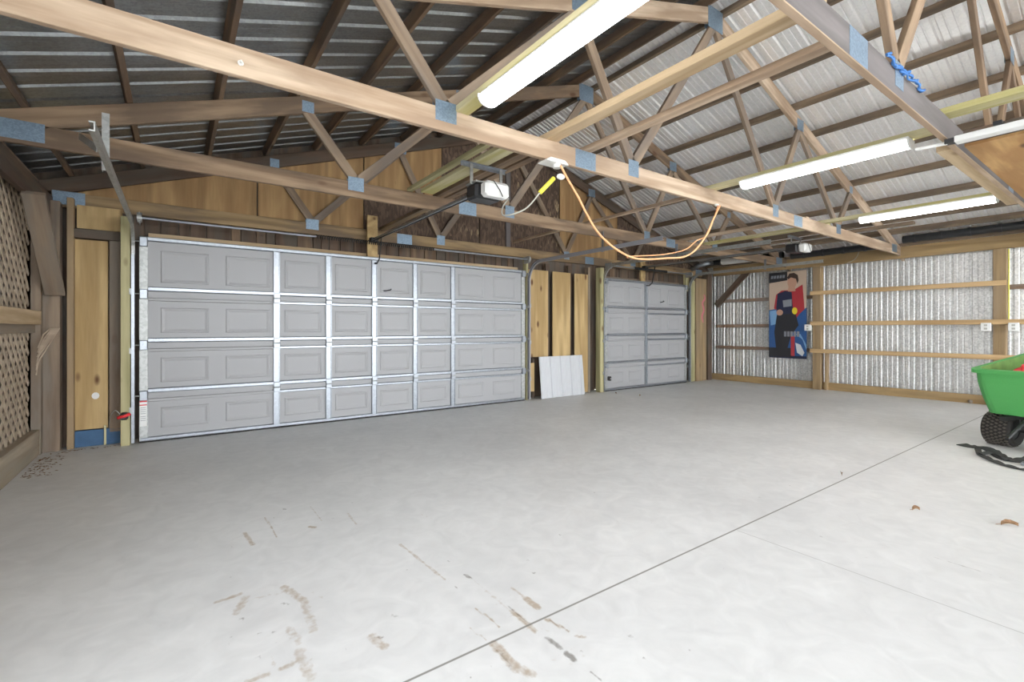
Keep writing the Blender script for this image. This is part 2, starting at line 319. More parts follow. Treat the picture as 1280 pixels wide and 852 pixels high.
# ------------------------------------------------------------------ corrugated sheets
def rib_profile(width, pitch=.2286, h=.019, minor=.004):
    """(distance across, height) outline of agricultural roofing"""
    P = []; n = int(math.ceil(width/pitch))
    for i in range(n):
        b = i*pitch
        for d, z in ((0, 0), (.014, h), (.034, h), (.048, 0), (.094, 0), (.099, minor), (.109, minor), (.114, 0), (.162, 0), (.167, minor), (.177, minor), (.182, 0)):
            if b+d <= width: P.append((b+d, z))
    P.append((width, 0)); return P
def sheet(name, O, U, Vv, Nn, width, length, mat, parent=None, pitch=.2286, h=.019, th=.0012, minor=.004):
    """ribs cross U, run along Vv, stick out along Nn"""
    O, U, Vv, Nn = V(O), V(U).normalized(), V(Vv).normalized(), V(Nn).normalized()
    P = rib_profile(width, pitch, h, minor); mb = MB(); n = len(P)
    vs = [O+U*d+Nn*z+Vv*l for l in (0, length) for d, z in P]+[O+U*d+Nn*(z+th)+Vv*l for l in (0, length) for d, z in P]
    fs = [(i, i+1, n+i+1, n+i) for i in range(n-1)]+[(2*n+i, 3*n+i, 3*n+i+1, 2*n+i+1) for i in range(n-1)]
    fs += [(i, 2*n+i, 2*n+i+1, i+1) for i in range(n-1)]+[(n+i, n+i+1, 3*n+i+1, 3*n+i) for i in range(n-1)]
    fs += [(0, n, 3*n, 2*n), (n-1, 3*n-1, 4*n-1, 2*n-1)]
    return mb.add(vs, fs).build(name, mat, parent)
cs, sn_ = math.cos(math.atan(.333)), math.sin(math.atan(.333))
LenR = (RX-(-1.42))/cs
sl = sheet('ceiling_left', (-1.42, YB, zm(-1.42)), (0, 1, 0), (cs, 0, sn_), (-sn_, 0, cs), 6.75-YB, LenR, M['roof_dark'], minor=.0012); sl['kind'] = 'structure'
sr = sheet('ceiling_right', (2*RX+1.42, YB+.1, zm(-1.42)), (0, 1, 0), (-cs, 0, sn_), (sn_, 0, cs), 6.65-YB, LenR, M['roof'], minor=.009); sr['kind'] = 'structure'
# ridge cap outside
MB().prism([(RX-.25, zm(RX-.25)+.03), (RX, zm(RX)+.035), (RX+.25, zm(RX-.25)+.03), (RX, zm(RX)+.045)], 'y', YB, 6.75).build('trim_2', M['roof_dark'], kind='structure')

# right wall: metal skin with ribs, on the outside of the girts
w = sheet('wall_right', (XR, 6.45, -.05), (0, -1, 0), (0, 0, 1), (1, 0, 0), 6.45-YB, 2.68, M['wallmetal'], pitch=.2286, h=.016); w['kind'] = 'structure'

# ------------------------------------------------------------------ door wall
def wall_front():
    mb = MB()
    y0, y1 = 6.40, 6.46
    mb.box(-1.26, -.30, y0, y1, 0, 2.42); mb.box(4.62, 6.50, y0, y1, 0, 2.42); mb.box(9.04, 10.3, y0, y1, 0, 2.42)
    mb.box(-.30, 4.62, y0, y1, 2.12, 2.42); mb.box(6.50, 9.04, y0, y1, 2.12, 2.42)
    mb.prism([(-1.2, 2.42), (10.3, 2.42), (10.3, zm(10.3)), (RX, zm(RX)), (-1.2, zm(-1.2))], 'y', y0, y1).box(-1.30, -1.15, y0, y1, 0, 2.65)
    return mb.build('wall_front', M['dark_z'], kind='structure')
wall_front()
MB().box(-1.2, 10.3, 6.49, 6.5, 0, 2.2).build('trim_3', M['dark_z'], kind='structure')

def slab(name, poly, y0, y1, mat, label, cat='plywood', group=None, parent=None):
    """upright sheet parallel to the door wall; poly is (x,z)"""
    cx = sum(p[0] for p in poly)/len(poly); cz = min(p[1] for p in poly)
    mb = MB().prism([(x-cx, z-cz) for x, z in poly], 'y', y0-y0, y1-y0)
    o = mb.build(name, mat, bevel=.0015); o.location = (cx, y0, cz); 
    return tag(o, label, cat, group)
def rect(x0, x1, z0, z1): return [(x0, z0), (x1, z0), (x1, z1), (x0, z1)]
G = .012
# gable sheathing
slab('plywood_sheet', [(-.80, 2.50), (.785, 2.50), (.785, zb(.785)+.05), (-.55, zb(-.55)+.05), (-.80, zb(-.8)+.02)], 6.365, 6.377, M['ply_orange'], 'orange knotty plywood sheet in the gable, lowest at the left eave')
slab('plywood_sheet', [(.80, 2.50), (2.065, 2.50), (2.065, zb(2.065)+.05), (.80, zb(.8)+.05)], 6.365, 6.377, M['ply_orange'], 'orange plywood gable sheet over the left half of the wide garage door')
slab('plywood_sheet', [(2.08, 2.96), (3.24, 2.96), (3.24, zb(3.24)+.05), (2.08, zb(2.08)+.05)], 6.365, 6.377, M['ply_orange'], 'short orange plywood piece high in the gable beside the dark boards')
slab('strand_board_sheet', [(2.08, 2.50), (3.9, 2.50), (3.9, 2.94), (2.08, 2.94)], 6.37, 6.382, M['osb'], 'dark old strand board strip over the middle of the wide door', 'board')
slab('strand_board_sheet', [(3.26, 2.95), (5.58, 2.95), (5.58, zb(5.58)+.05), (RX, zb(RX)+.05), (3.26, zb(3.26)+.05)], 6.37, 6.382, M['osb'], 'dark flaky strand board sheet under the peak of the gable', 'board')
slab('strand_board_sheet', [(3.92, 2.50), (5.58, 2.50), (5.58, 2.94), (3.92, 2.94)], 6.37, 6.382, M['osb'], 'dark strand board over the right end of the wide door', 'board')
slab('plywood_sheet', [(5.6, 2.50), (7.1, 2.50), (7.1, zb(7.1)+.05), (5.6, zb(5.6)+.05)], 6.365, 6.377, M['ply_orange'], 'orange plywood gable sheet right of the peak above the gap between the doors')
slab('strand_board_sheet', [(7.12, 2.50), (9.6, 2.50), (9.6, zb(9.6)+.02), (7.12, zb(7.12)+.05)], 6.37, 6.382, M['osb'], 'dark board sheet tapering above the narrow garage door', 'board')
# vertical siding boards showing in the recess over the doors
mb = MB()
def siding(x0, x1, label):
    t = empty('siding_board', ((x0+x1)/2, 6.392, 2.13))
    xs = []; x = x0
    while x < x1-.02:
        ww = min(rnd.uniform(.09, .26), x1-x); 
        beam('board', (x+ww/2, 6.385, 2.13), (x+ww/2, 6.385, 2.36), ww-.012, .02, rnd.choice([M['dark_wood'], M['dark_wood'], M['dark_wood'], M['purlin']]), t, up=(0, 1, 0)); x += ww  # mostly dark wood: the shadow in the slot is put into the board colour
    tag(t, label, 'siding')
siding(-.28, 4.6, 'dark upright siding boards in the slot above the wide garage door')
siding(6.52, 9.02, 'dark upright siding boards in the slot above the narrow garage door')
# plywood strips and studs between the doors
for x0, x1, z0, lab in ((4.748, 5.185, .70, 'yellow plywood strip left of three between the garage doors'), (5.285, 5.70, .02, 'yellow plywood strip in the middle of three between the doors'), (5.80, 6.13, .02, 'yellow plywood strip right of three between the garage doors')):
    slab('plywood_strip', rect(x0, x1, z0, 2.16), 6.20, 6.212, M['ply'], lab)
slab('plywood_strip', rect(4.74, 4.90, .12, .60), 6.22, 6.232, M['ply'], 'small plywood offcut low beside the corrugated metal panel')
def stud(name, x, y, z0, z1, w, d, mat, label, cat='wood stud', group=None):
    o = beam(name, (x, y, z0), (x, y, z1), w, d, mat, up=(0, 1, 0)); return tag(o, label, cat, group)
for x, lab in ((5.235, 'dark stud showing in the left gap between the plywood strips'), (5.75, 'dark stud showing in the right gap between the plywood strips')):
    stud('wall_stud', x, 6.29, 0, 2.3, .09, .04, M['dark_wood'], lab)
stud('wall_stud', 6.20, 6.28, 0, 2.3, .05, .089, M['weathered'], 'brown stud between the right plywood strip and the green treated post')
stud('wall_stud', 4.95, 6.33, 0, .68, .06, .05, M['dark_wood'], 'dark short stud behind the small plywood offcut')
stud('jamb_post', 6.40, 6.16, 0, 2.30, .10, .12, M['treated'], 'pale green treated post at the left of the narrow garage door', 'post')
stud('jamb_post', -.415, 6.15, 0, 2.30, .075, .12, M['treated'], 'pale green treated post at the left of the wide garage door', 'post')
stud('jamb_post', 4.70, 6.20, .0, 2.36, .035, .10, M['treated'], 'thin pale treated jamb at the right of the wide garage door', 'post')
stud('jamb_post', 9.13, 6.20, 2.0, 2.40, .10, .08, M['treated'], 'short grey treated block at the top right of the narrow garage door', 'post')
stud('jamb_post', 9.36, 6.20, 0, 2.24, .13, .04, M['treated'], 'yellow treated board right of the narrow garage door', 'post')
stud('corner_post', 9.66, 6.22, 0, 2.30, .40, .10, M['post'], 'wide brown corner post right of the narrow garage door', 'post')
stud('corner_post', 9.97, 6.22, 0, 2.45, .16, .14, M['dark_wood'], 'dark corner post where the door wall meets the metal wall', 'post')
# left of the wide door
slab('plywood_strip', rect(-.815, -.565, .17, 2.06), 6.285, 6.297, M['ply'], 'tall knotty yellow plywood strip in the left corner')
slab('plywood_strip', rect(-.80, -.45, 2.17, 2.40), 6.285, 6.297, M['ply'], 'short yellow plywood piece above the dark rail in the left corner')
slab('blue_board', rect(-.815, -.46, 0, .16), 6.28, 6.30, M['bluepaint'], 'dark blue painted board at the floor under the tall plywood strip', 'board')
stud('wall_stud', -.585, 6.265, 0.0, .2, .018, .02, M['plank_yellow'], 'thin pale stake standing against the dark blue board', 'stake')
stud('wall_stud', -.51, 6.31, .12, 2.10, .09, .06, M['weathered'], 'grey weathered stud between the tall plywood strip and the green post')
stud('wall_stud', -.84, 6.27, 0, 2.45, .05, .09, M['post'], 'brown stud along the left edge of the tall plywood strip')
tag(beam('wall_rail', (-.86, 6.27, 2.115), (-.36, 6.27, 2.115), .06, .09, M['dark_wood']), 'dark short rail between the two plywood pieces in the left corner', 'rail')
# small sticker on the plywood
o = MB(); o.prism([(-.66+.03*math.cos(a*math.pi/5), .50+.035*math.sin(a*math.pi/5)) for a in range(10)], 'y', 6.281, 6.2845)
tag(o.build('paper_tag', M['white']), 'small white tag stuck low on the tall plywood strip', 'tag')
# door header stop
tag(beam('header_board', (-.24, 6.325, 2.16), (4.6, 6.325, 2.16), .09, .05, M['plank_tan']), 'tan header board along the top of the wide garage door', 'board')
tag(beam('header_board', (6.52, 6.325, 2.15), (9.0, 6.325, 2.15), .09, .05, M['weathered']), 'weathered header board along the top of the narrow garage door', 'board')
for x, lab in ((2.13, 'short yellow block holding the opener rail above the wide door'), (7.66, 'short yellow block holding the opener rail above the narrow door')):
    tag(beam('mounting_block', (x, 6.20, 2.13), (x, 6.20, 2.68 if x < 3 else 2.60), .14, .035, M['ply'], up=(0, 1, 0)), lab, 'wood block')

# ------------------------------------------------------------------ garage doors
def garage_door(n, x0, x1, stiles, panels, top=2.125):
    D = empty('door_%d' % n, ((x0+x1)/2, DY, 0)); D['kind'] = 'structure'
    J = [.012, .487, 1.005, 1.530, top]
    for k in range(4):
        z0, z1 = J[k]+.003, J[k+1]-.003
        mb = MB().box(x0, x1, DY, DY+.04, z0, z1)
        sec = mb.build('section', M['doorpaint'], D, bevel=.003)
        a, b = z0+.12, z1-.13
        for (c, hw) in panels:
            mb = MB()
            def ring(o0, o1, d0, d1):
                P = lambda o, d: [(c-hw+o, DY-d, a+o), (c+hw-o, DY-d, a+o), (c+hw-o, DY-d, b-o), (c-hw+o, DY-d, b-o)]
                mb.add(P(o0, d0)+P(o1, d1), [(i, (i+1) % 4, 4+(i+1) % 4, 4+i) for i in range(4)])
            ring(0, .010, -.001, .007); ring(.010, .018, .007, .007); ring(.018, .042, .007, -.001)
            mb.build('panel_frame', M['doorpaint'], sec)
    hat = lambda z, h, d: [(0, z-h/2), (-d*.8, z-h/2+.004), (-d, z-h*.28), (-d, z+h*.28), (-d*.8, z+h/2-.004), (0, z+h/2)]
    xe0, xe1 = x0+.075, x1-.075
    spans = [xe0]+stiles+[xe1]
    for z in (.434, .535, .952, 1.056, 1.478, 1.585):
        up = z in (.535, 1.056, 1.585)
        for i in range(len(spans)-1):
            a = spans[i]+(.03 if i else 0); b = spans[i+1]-(.03 if i < len(spans)-2 else 0)
            mb = MB().prism([(DY+u, v) for u, v in hat(z, .05 if up else .036, .034 if up else .022)], 'x', a, b)
            mb.build('strut', M['galv'] if up or i else M['doorpaint'], D)
    for j in (.487, 1.005, 1.53):
        MB().box(xe0, xe1, DY-.012, DY, j-.022, j+.024).build('joint_band', M['doorpaint'], D)
    MB().prism([(DY+u, v) for u, v in hat(top-.025, .05, .03)], 'x', x0+.01, x1-.01).build('top_strut', M['galv'], D)
    MB().prism([(DY+u, v) for u, v in hat(.035, .045, .02)], 'x', x0+.01, x1-.01).build('bottom_retainer', M['galv'], D)
    MB().box(x0, x1, DY-.005, DY+.03, 0, .014).build('bottom_seal', M['rubber'], D)
    for i, s in enumerate(stiles):
        for k in range(4):
            hw = .034
            a, b = J[k]+.03, J[k+1]-.03
            mb = MB().box(s-hw, s+hw, DY-.018, DY+.001, a, b).box(s-hw, s-hw+.008, DY-.028, DY-.018, a, b).box(s+hw-.008, s+hw, DY-.028, DY-.018, a, b)
            mb.build('stile', M['galv'], D, bevel=.001)
        for j in J[1:4]:
            mb = MB().box(s-.035, s+.035, DY-.042, DY-.018, j-.055, j+.06)
            h = mb.build('hinge', M['galv'], D, bevel=.004)
            MB().tube([(s-.03, DY-.046, j), (s+.03, DY-.046, j)], .007, 8).build('hinge_pin', M['galv_dull'], h)
    for xe in (x0+.037, x1-.037):
        for k in range(4):
            MB().box(xe-.036, xe+.036, DY-.016, DY+.001, J[k]+.01, J[k+1]-.01).build('end_stile', M['galv_dull'], D, bevel=.002)
        for j in J[1:]:
            j = min(j, top-.06)
            h = MB().box(xe-.034, xe+.034, DY-.05, DY-.016, j-.05, j+.05).build('end_hinge', M['galv'], D, bevel=.006)
            d = -1 if xe < (x0+x1)/2 else 1
            MB().tube([(xe, DY-.04, j), (xe+d*.09, DY-.04, j)], .006, 8).tube([(xe+d*.07, DY-.04, j), (xe+d*.095, DY-.04, j)], .022, 12).build('roller', M['galv_dull'], h)
    return D
d1 = garage_door(1, -.31, 4.64, [.965, 1.555, 2.137, 2.718, 3.31], [(.08, .215), (.675, .225), (1.26, .21), (1.845, .21), (2.43, .21), (3.01, .21), (3.63, .225), (4.24, .215)])
d2 = garage_door(2, 6.50, 9.06, [7.69], [(6.84, .2), (7.38, .2), (8.0, .2), (8.62, .2)])
# warning label low on the left end stile
lb = MB(); lb.box(-.305, -.245, DY-.0185, DY-.0165, .17, .53); lab = lb.build('warning_label', M['white'], d1)
for z0, z1 in ((.42, .435), (.385, .395)): MB().box(-.305, -.245, DY-.0195, DY-.0186, z0, z1).build('red_stripe', M['red'], lab)
for z0 in (.36, .34, .32, .30, .27, .25, .23): MB().box(-.298, -.255, DY-.0193, DY-.0186, z0, z0+.005).build('print_line', M['grey_band'], lab)
# small handles on the doors
for D, x, z in ((d1, 2.32, 1.68), (d2, 8.2, 1.72)):
    MB().tube([(x-.05, DY-.005, z), (x-.03, DY-.035, z), (x+.03, DY-.04, z+.015), (x+.05, DY-.01, z+.03)], .008, 6).build('lock_handle', M['axle'], D)

# ------------------------------------------------------------------ door tracks
def track(x, zh, yend, label, flip=1, mat='galv_dull', r=.30, yv=DY-.045):
    t = empty('door_track', (x, yv, 0))
    prof = [(-.012, -.026), (.014, -.026), (.014, -.018), (-.006, -.018), (-.006, .018), (.014, .018), (.014, .026), (-.012, .026)]
    prof = [(u*flip, v) for u, v in prof]
    pts = [(x, yv, .02), (x, yv, zh-r)]
    MB().sweep(pts, prof, up=V((0, 1, 0))).build('vertical_rail', M['galv'] if mat == 'galv_dull' else M[mat], t)
    c = []
    for k in range(0, 11):
        a = k/10*math.pi/2; c.append((x, yv-r+r*math.cos(a), zh-r+r*math.sin(a)))
    mb = MB(); P = [V(q) for q in c]
    rings = []
    for i, p in enumerate(P):
        a = i/10*math.pi/2; tng = V((0, -math.sin(a), math.cos(a))); nrm = V((0, math.cos(a), math.sin(a)))
        rings.append([p+V((u, 0, 0))+nrm*v for u, v in prof])
    n = len(prof); mb.add([q for R_ in rings for q in R_], [(i*n+j, i*n+(j+1) % n, (i+1)*n+(j+1) % n, (i+1)*n+j) for i in range(10) for j in range(n)])
    mb.build('curved_rail', M[mat], t)
    MB().sweep([(x, yv-r, zh), (x, yend, zh)], prof, up=V((0, 0, 1))).build('horizontal_rail', M[mat], t)
    for z in (.35, .95, 1.55):
        MB().box(x-.03*flip, x-.012*flip, yv-.02, DY+.06, z-.03, z+.03).build('jamb_bracket', M['galv_dull'], t)
    tag(t, label, 'door track'); return t
tk = track(-.355, 2.225, 3.25, 'galvanized track at the left of the wide garage door')
MB().box(-.40, -.396, 4.10, 4.14, 2.22, 2.60).box(-.40, -.36, 4.096, 4.10, 2.22, 2.60).build('hanger_angle', M['galv_dull'], tk)
beam('brace_angle', (-.375, 3.62, 2.22), (-.56, 4.50, 2.54), .006, .045, M['galv_dull'], tk)
tk = track(4.70, 2.25, 3.50, 'dark steel track at the right of the wide garage door', -1, 'grey_band')
MB().box(4.735, 4.74, 4.49, 4.53, 2.22, 2.5).build('hanger_angle', M['galv'], tk)
tk = track(6.44, 2.335, 3.10, 'pale steel track at the left of the narrow garage door')
MB().box(6.39, 6.394, 4.49, 4.53, 2.3, 2.5).build('hanger_angle', M['galv'], tk)
tk = track(9.12, 2.345, 3.50, 'thick pale track at the right of the narrow door near the poster', -1)
MB().box(9.16, 9.164, 4.49, 4.53, 2.3, 2.5).build('hanger_angle', M['galv'], tk)

# springs and shafts above the doors
def shaft(x0, x1, z, gaps, label):
    t = empty('spring_shaft', ((x0+x1)/2, 6.02, z))
    for a, b in gaps: MB().tube([(a, 6.02, z), (b, 6.02, z)], .0135, 10).build('steel_tube', M['galv'], t)
    a, b = gaps[0][1], gaps[-1][0]
    pts = [(a+(b-a)*i/400, 6.02+.022*math.cos(i*.9), z+.022*math.sin(i*.9)) for i in range(401)]
    MB().tube(pts, .006, 5).build('torsion_spring', M['axle'], t)
    for x in (x0, x1):
        MB().tube([(x-.02, 6.02, z), (x+.02, 6.02, z)], .05, 16).build('cable_drum', M['galv_dull'], t)
        MB().box(x-.004, x+.004, 5.98, 6.14, z-.06, z+.05).build('end_bracket', M['galv_dull'], t)
    tag(t, label, 'spring shaft')
shaft(-.30, 4.62, 2.29, [(-.28, 1.38), (2.95, 4.60)], 'long steel spring shaft above the wide garage door')
shaft(6.52, 9.02, 2.34, [(6.54, 7.2), (8.2, 9.0)], 'steel spring shaft above the narrow garage door')

# ------------------------------------------------------------------ trusses
NB = [(1.41, 1), (3.20, 1), (5.70, 1), (7.49, 1)]
def truss(y, cmat, tmat, wmat, label, plates=True, zc=2.43, under=None):
    t = empty('roof_truss', (RX, y+.019, zc))
    yc = y+.019; h = .147
    ch = beam('bottom_chord', (-1.18, yc, zc+h/2), (10.08, yc, zc+h/2), .038, h, M[cmat], t)
    if under:  # lighter bottom face: light bounced off the floor, painted into the chord
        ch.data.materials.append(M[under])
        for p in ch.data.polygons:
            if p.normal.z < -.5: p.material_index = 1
    k = .333; e = zb(0)-0
    for s in (-1, 1):
        x0, x1 = (-1.40, RX) if s < 0 else (2*RX+1.40, RX)
        p = V((x0, yc, (zb(x0)+zt(x0))/2)); q = V((RX, yc, (zb(RX)+zt(RX))/2-.01))
        beam('top_chord', p, q, .038, .147, M[tmat], t)
    T1, T2 = (.97, zb(.97)), (2.57, zb(2.57)); N1, N2 = (1.41, zc+h), (3.20, zc+h); P = (RX, zb(RX)-.03)
    mir = lambda a: (2*RX-a[0], a[1])
    webs = [(T1, N1), (N1, T2), (T2, N2), (N2, P)]
    webs += [(mir(a), mir(b)) for a, b in webs]
    for a, b in webs:
        d = V((b[0]-a[0], 0, b[1]-a[1])).normalized()*.03
        beam('web', V((a[0], yc, a[1]))-d, V((b[0], yc, b[1]))+d, .036, .089, M[wmat], t)
    if plates:
        pl = [(1.40, zc+.125, .15, .13), (3.2, zc+.12, .13, .14), (5.7, zc+.12, .13, .14), (7.49, zc+.125, .15, .13), (2.63, zc+.073, .22, .14), (6.27, zc+.073, .22, .13),
              (RX, zb(RX)+.02, .26, .22), (-.86, zc+.09, .24, .13), (9.76, zc+.09, .24, .13), (.97, zb(.97)+.05, .1, .1), (2.57, zb(2.57)+.05, .17, .14), (2*RX-.97, zb(.97)+.05, .1, .1), (2*RX-2.57, zb(2.57)+.05, .17, .14)]
        for x, z, w_, hh in pl:
            for yy in (yc-.0202, yc+.0202):
                mb = MB().box(x-w_/2, x+w_/2, yy-.0008, yy+.0008, z-hh/2, z+hh/2)
                mb.build('gusset_plate', M['plate'], t)
    tag(t, label, 'roof truss'); return t
truss(6.30, 'gable_chord', 'dark_wood', 'truss_web', 'gable roof truss against the plywood above the garage doors', zc=2.365)
truss(4.53, 'truss', 'truss', 'truss_web', 'brown roof truss nearest the garage door wall, with the hanging opener in front')
truss(2.685, 'truss_pale', 'truss_pale', 'truss_web', 'pale roof truss with the long beam crossing the whole view')
truss(.86, 'grey_and_shade', 'truss', 'truss', 'greyish roof truss at the upper right with blue rope on it', under='truss_pale')

tag(beam('gable_stud', (4.45, 6.352, 2.51), (4.45, 6.352, 4.15), .09, .03, M['grey_and_shade'], up=(0, 1, 0)), 'grey upright stud under the peak of the gable', 'wood stud')
# purlins : on edge across the truss tops
def purlin(x, side, k, mat, group, label):
    z = zt(x)+.047
    n = V((-sn_ if side < 0 else sn_, 0, cs))
    c = V((x, 0, zt(x)))+n*.0455
    o = beam('roof_purlin', (c.x, YB+.05, c.z), (c.x, 6.70, c.z), .038, .089, mat, up=n)
    tag(o, label, 'roof purlin', group)
ordn = ['lowest', 'second', 'third', 'fourth', 'fifth', 'sixth', 'seventh', 'eighth', 'ninth', 'tenth', 'eleventh']
LX = [-.84, -.28, .30, .89, 1.46, 2.05, 2.64, 3.22, 3.80, 4.33]
for i, x in enumerate(LX): purlin(x, -1, i, M['purlin'], 'purlins of the left roof slope', 'dark purlin under the dark roof slope, %s up from the left eave' % ordn[i])
RXs = [9.60, 9.22, 8.64, 8.02, 7.40, 6.76, 6.19, 5.62, 5.05, 4.60]
for i, x in enumerate(RXs): purlin(x, 1, i, M['purlin_tan'] if i > 1 else M['purlin_tan'], 'purlins of the right roof slope', 'brown purlin under the bright roof slope, %s up from the metal wall' % ordn[i])

# ------------------------------------------------------------------ side wall timber
BX = 10.09
def wallmember(name, p, q, w_, h_, mat, label, cat): return tag(beam(name, p, q, w_, h_, M[mat]), label, cat)
wallmember('wall_beam', (10.10, YB, 2.475), (10.10, 6.14, 2.475), .045, .20, 'beam_brown', 'long brown beam along the top of the corrugated metal wall', 'beam')
wallmember('sill_board', (10.19, YB, .07), (10.19, 6.39, .07), .04, .14, 'beam_brown', 'brown sill board along the foot of the metal wall', 'board')
def post(y, label, z1=2.375): return tag(beam('wall_post', (10.13, y, 0), (10.13, y, z1), .14, .13, M['post'], up=(1, 0, 0)), label, 'post')
post(3.98, 'brown wall post right of the poster'); post(1.50, 'brown wall post behind the green cart'); post(-.95, 'brown wall post farthest right on the metal wall')
for z, lab, y0 in ((1.86, 'top', 1.42), (1.275, 'middle', -1.0), (.745, 'lowest', 1.30)):
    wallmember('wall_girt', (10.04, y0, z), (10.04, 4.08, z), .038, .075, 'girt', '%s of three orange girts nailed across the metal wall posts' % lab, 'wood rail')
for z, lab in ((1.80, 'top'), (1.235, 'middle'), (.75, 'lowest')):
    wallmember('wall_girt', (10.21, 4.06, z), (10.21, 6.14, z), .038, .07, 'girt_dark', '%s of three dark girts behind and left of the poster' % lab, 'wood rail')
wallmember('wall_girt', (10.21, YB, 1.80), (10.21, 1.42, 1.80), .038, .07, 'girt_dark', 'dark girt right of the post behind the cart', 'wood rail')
wallmember('corner_brace', (10.12, 6.08, 1.70), (10.12, 5.35, 2.42), .04, .13, 'dark_wood', 'dark diagonal brace in the far corner of the metal wall', 'brace')
tag(beam('wall_block', (10.17, 3.84, 0), (10.17, 3.84, .75), .04, .12, M['post'], up=(1, 0, 0)), 'short brown block beside the foot of the post by the poster', 'wood block')
# loose conduit around the right post
tag(MB().tube([(10.05, 1.40, 2.36), (10.05, 1.40, 1.3)], .008, 6).build('yellow_cable', M['yellow']), 'thin yellow cable down the post behind the cart', 'cable')
for y, z, lab in ((1.63, 1.20, 'white outlet box left of the post behind the cart'), (1.34, 1.20, 'white outlet box right of the post behind the cart'), (4.12, 1.195, 'white outlet box at the right edge of the poster')):
    x = 9.985 if y < 4 else 10.05
    t = empty('outlet_box', (x, y, z-.06)); MB().box(x-.04, x+.02, y-.055, y+.055, z-.062, z+.062).build('box', M['white'], t, bevel=.005)
    for dz in (-.025, .025): MB().box(x-.0425, x-.0395, y-.018, y+.018, z+dz-.015, z+dz+.015).build('socket', M['cordgrey'], t)
    tag(t, lab, 'outlet')
# rafter blocking above the beam
wallmember('eave_board', (10.06, YB, 2.60), (10.06, 6.35, 2.60), .035, .045, 'purlin_tan', 'tan eave board between the roof and the metal wall beam', 'board')

# black drain pipe lying along the top of the beam
def drain(y0, y1, label, x=9.86, z=2.655, r=.06, white=None):
    t = empty('drain_pipe', (x, (y0+y1)/2, z-r))
    pts = []; n = int((y1-y0)/.02); mb = MB()
    MB().tube([(x, y0, z), (x, y1, z)], r, 18).build('pipe_body', M['pipe'], t, smooth=False)
    y = y0+.02
    while y < y1:
        MB().tube([(x, y-.02, z), (x, y+.02, z)], r+.007, 18).build('pipe_collar', M['pipe'], t); y += .33
    tag(t, label, 'pipe'); return t
drain(-1.2, 2.60, 'black jointed pipe on the beam above the metal wall, right of the pale truss')
t = drain(2.78, 4.35, 'black pipe on the beam with a yellow tag, left of the pale truss', z=2.60)
MB().prism([(2.98, 2.56), (3.10, 2.56), (3.04, 2.67)], 'x', 9.855, 9.861).build('yellow_tag', M['yellow'], t)
t = drain(4.48, 6.15, 'black pipe piece with a white sleeve for its reflection in the far corner', x=9.80, z=2.642)
MB().tube([(9.80, 5.1, 2.645), (9.80, 5.75, 2.645)], .071, 18).build('pale_reflection', M['white'], t)  # white sleeve standing in for light reflected on the black pipe
# silver duct bend beside it
mb = MB(); mb.tube([(9.5, 6.31, 2.515), (9.49, 6.25, 2.53), (9.48, 6.1, 2.58), (9.55, 5.98, 2.61), (9.70, 5.93, 2.63)], .045, 12)
tag(mb.build('flexible_duct', M['galv'], smooth=True), 'short silver flexible duct above the narrow door corner', 'duct')

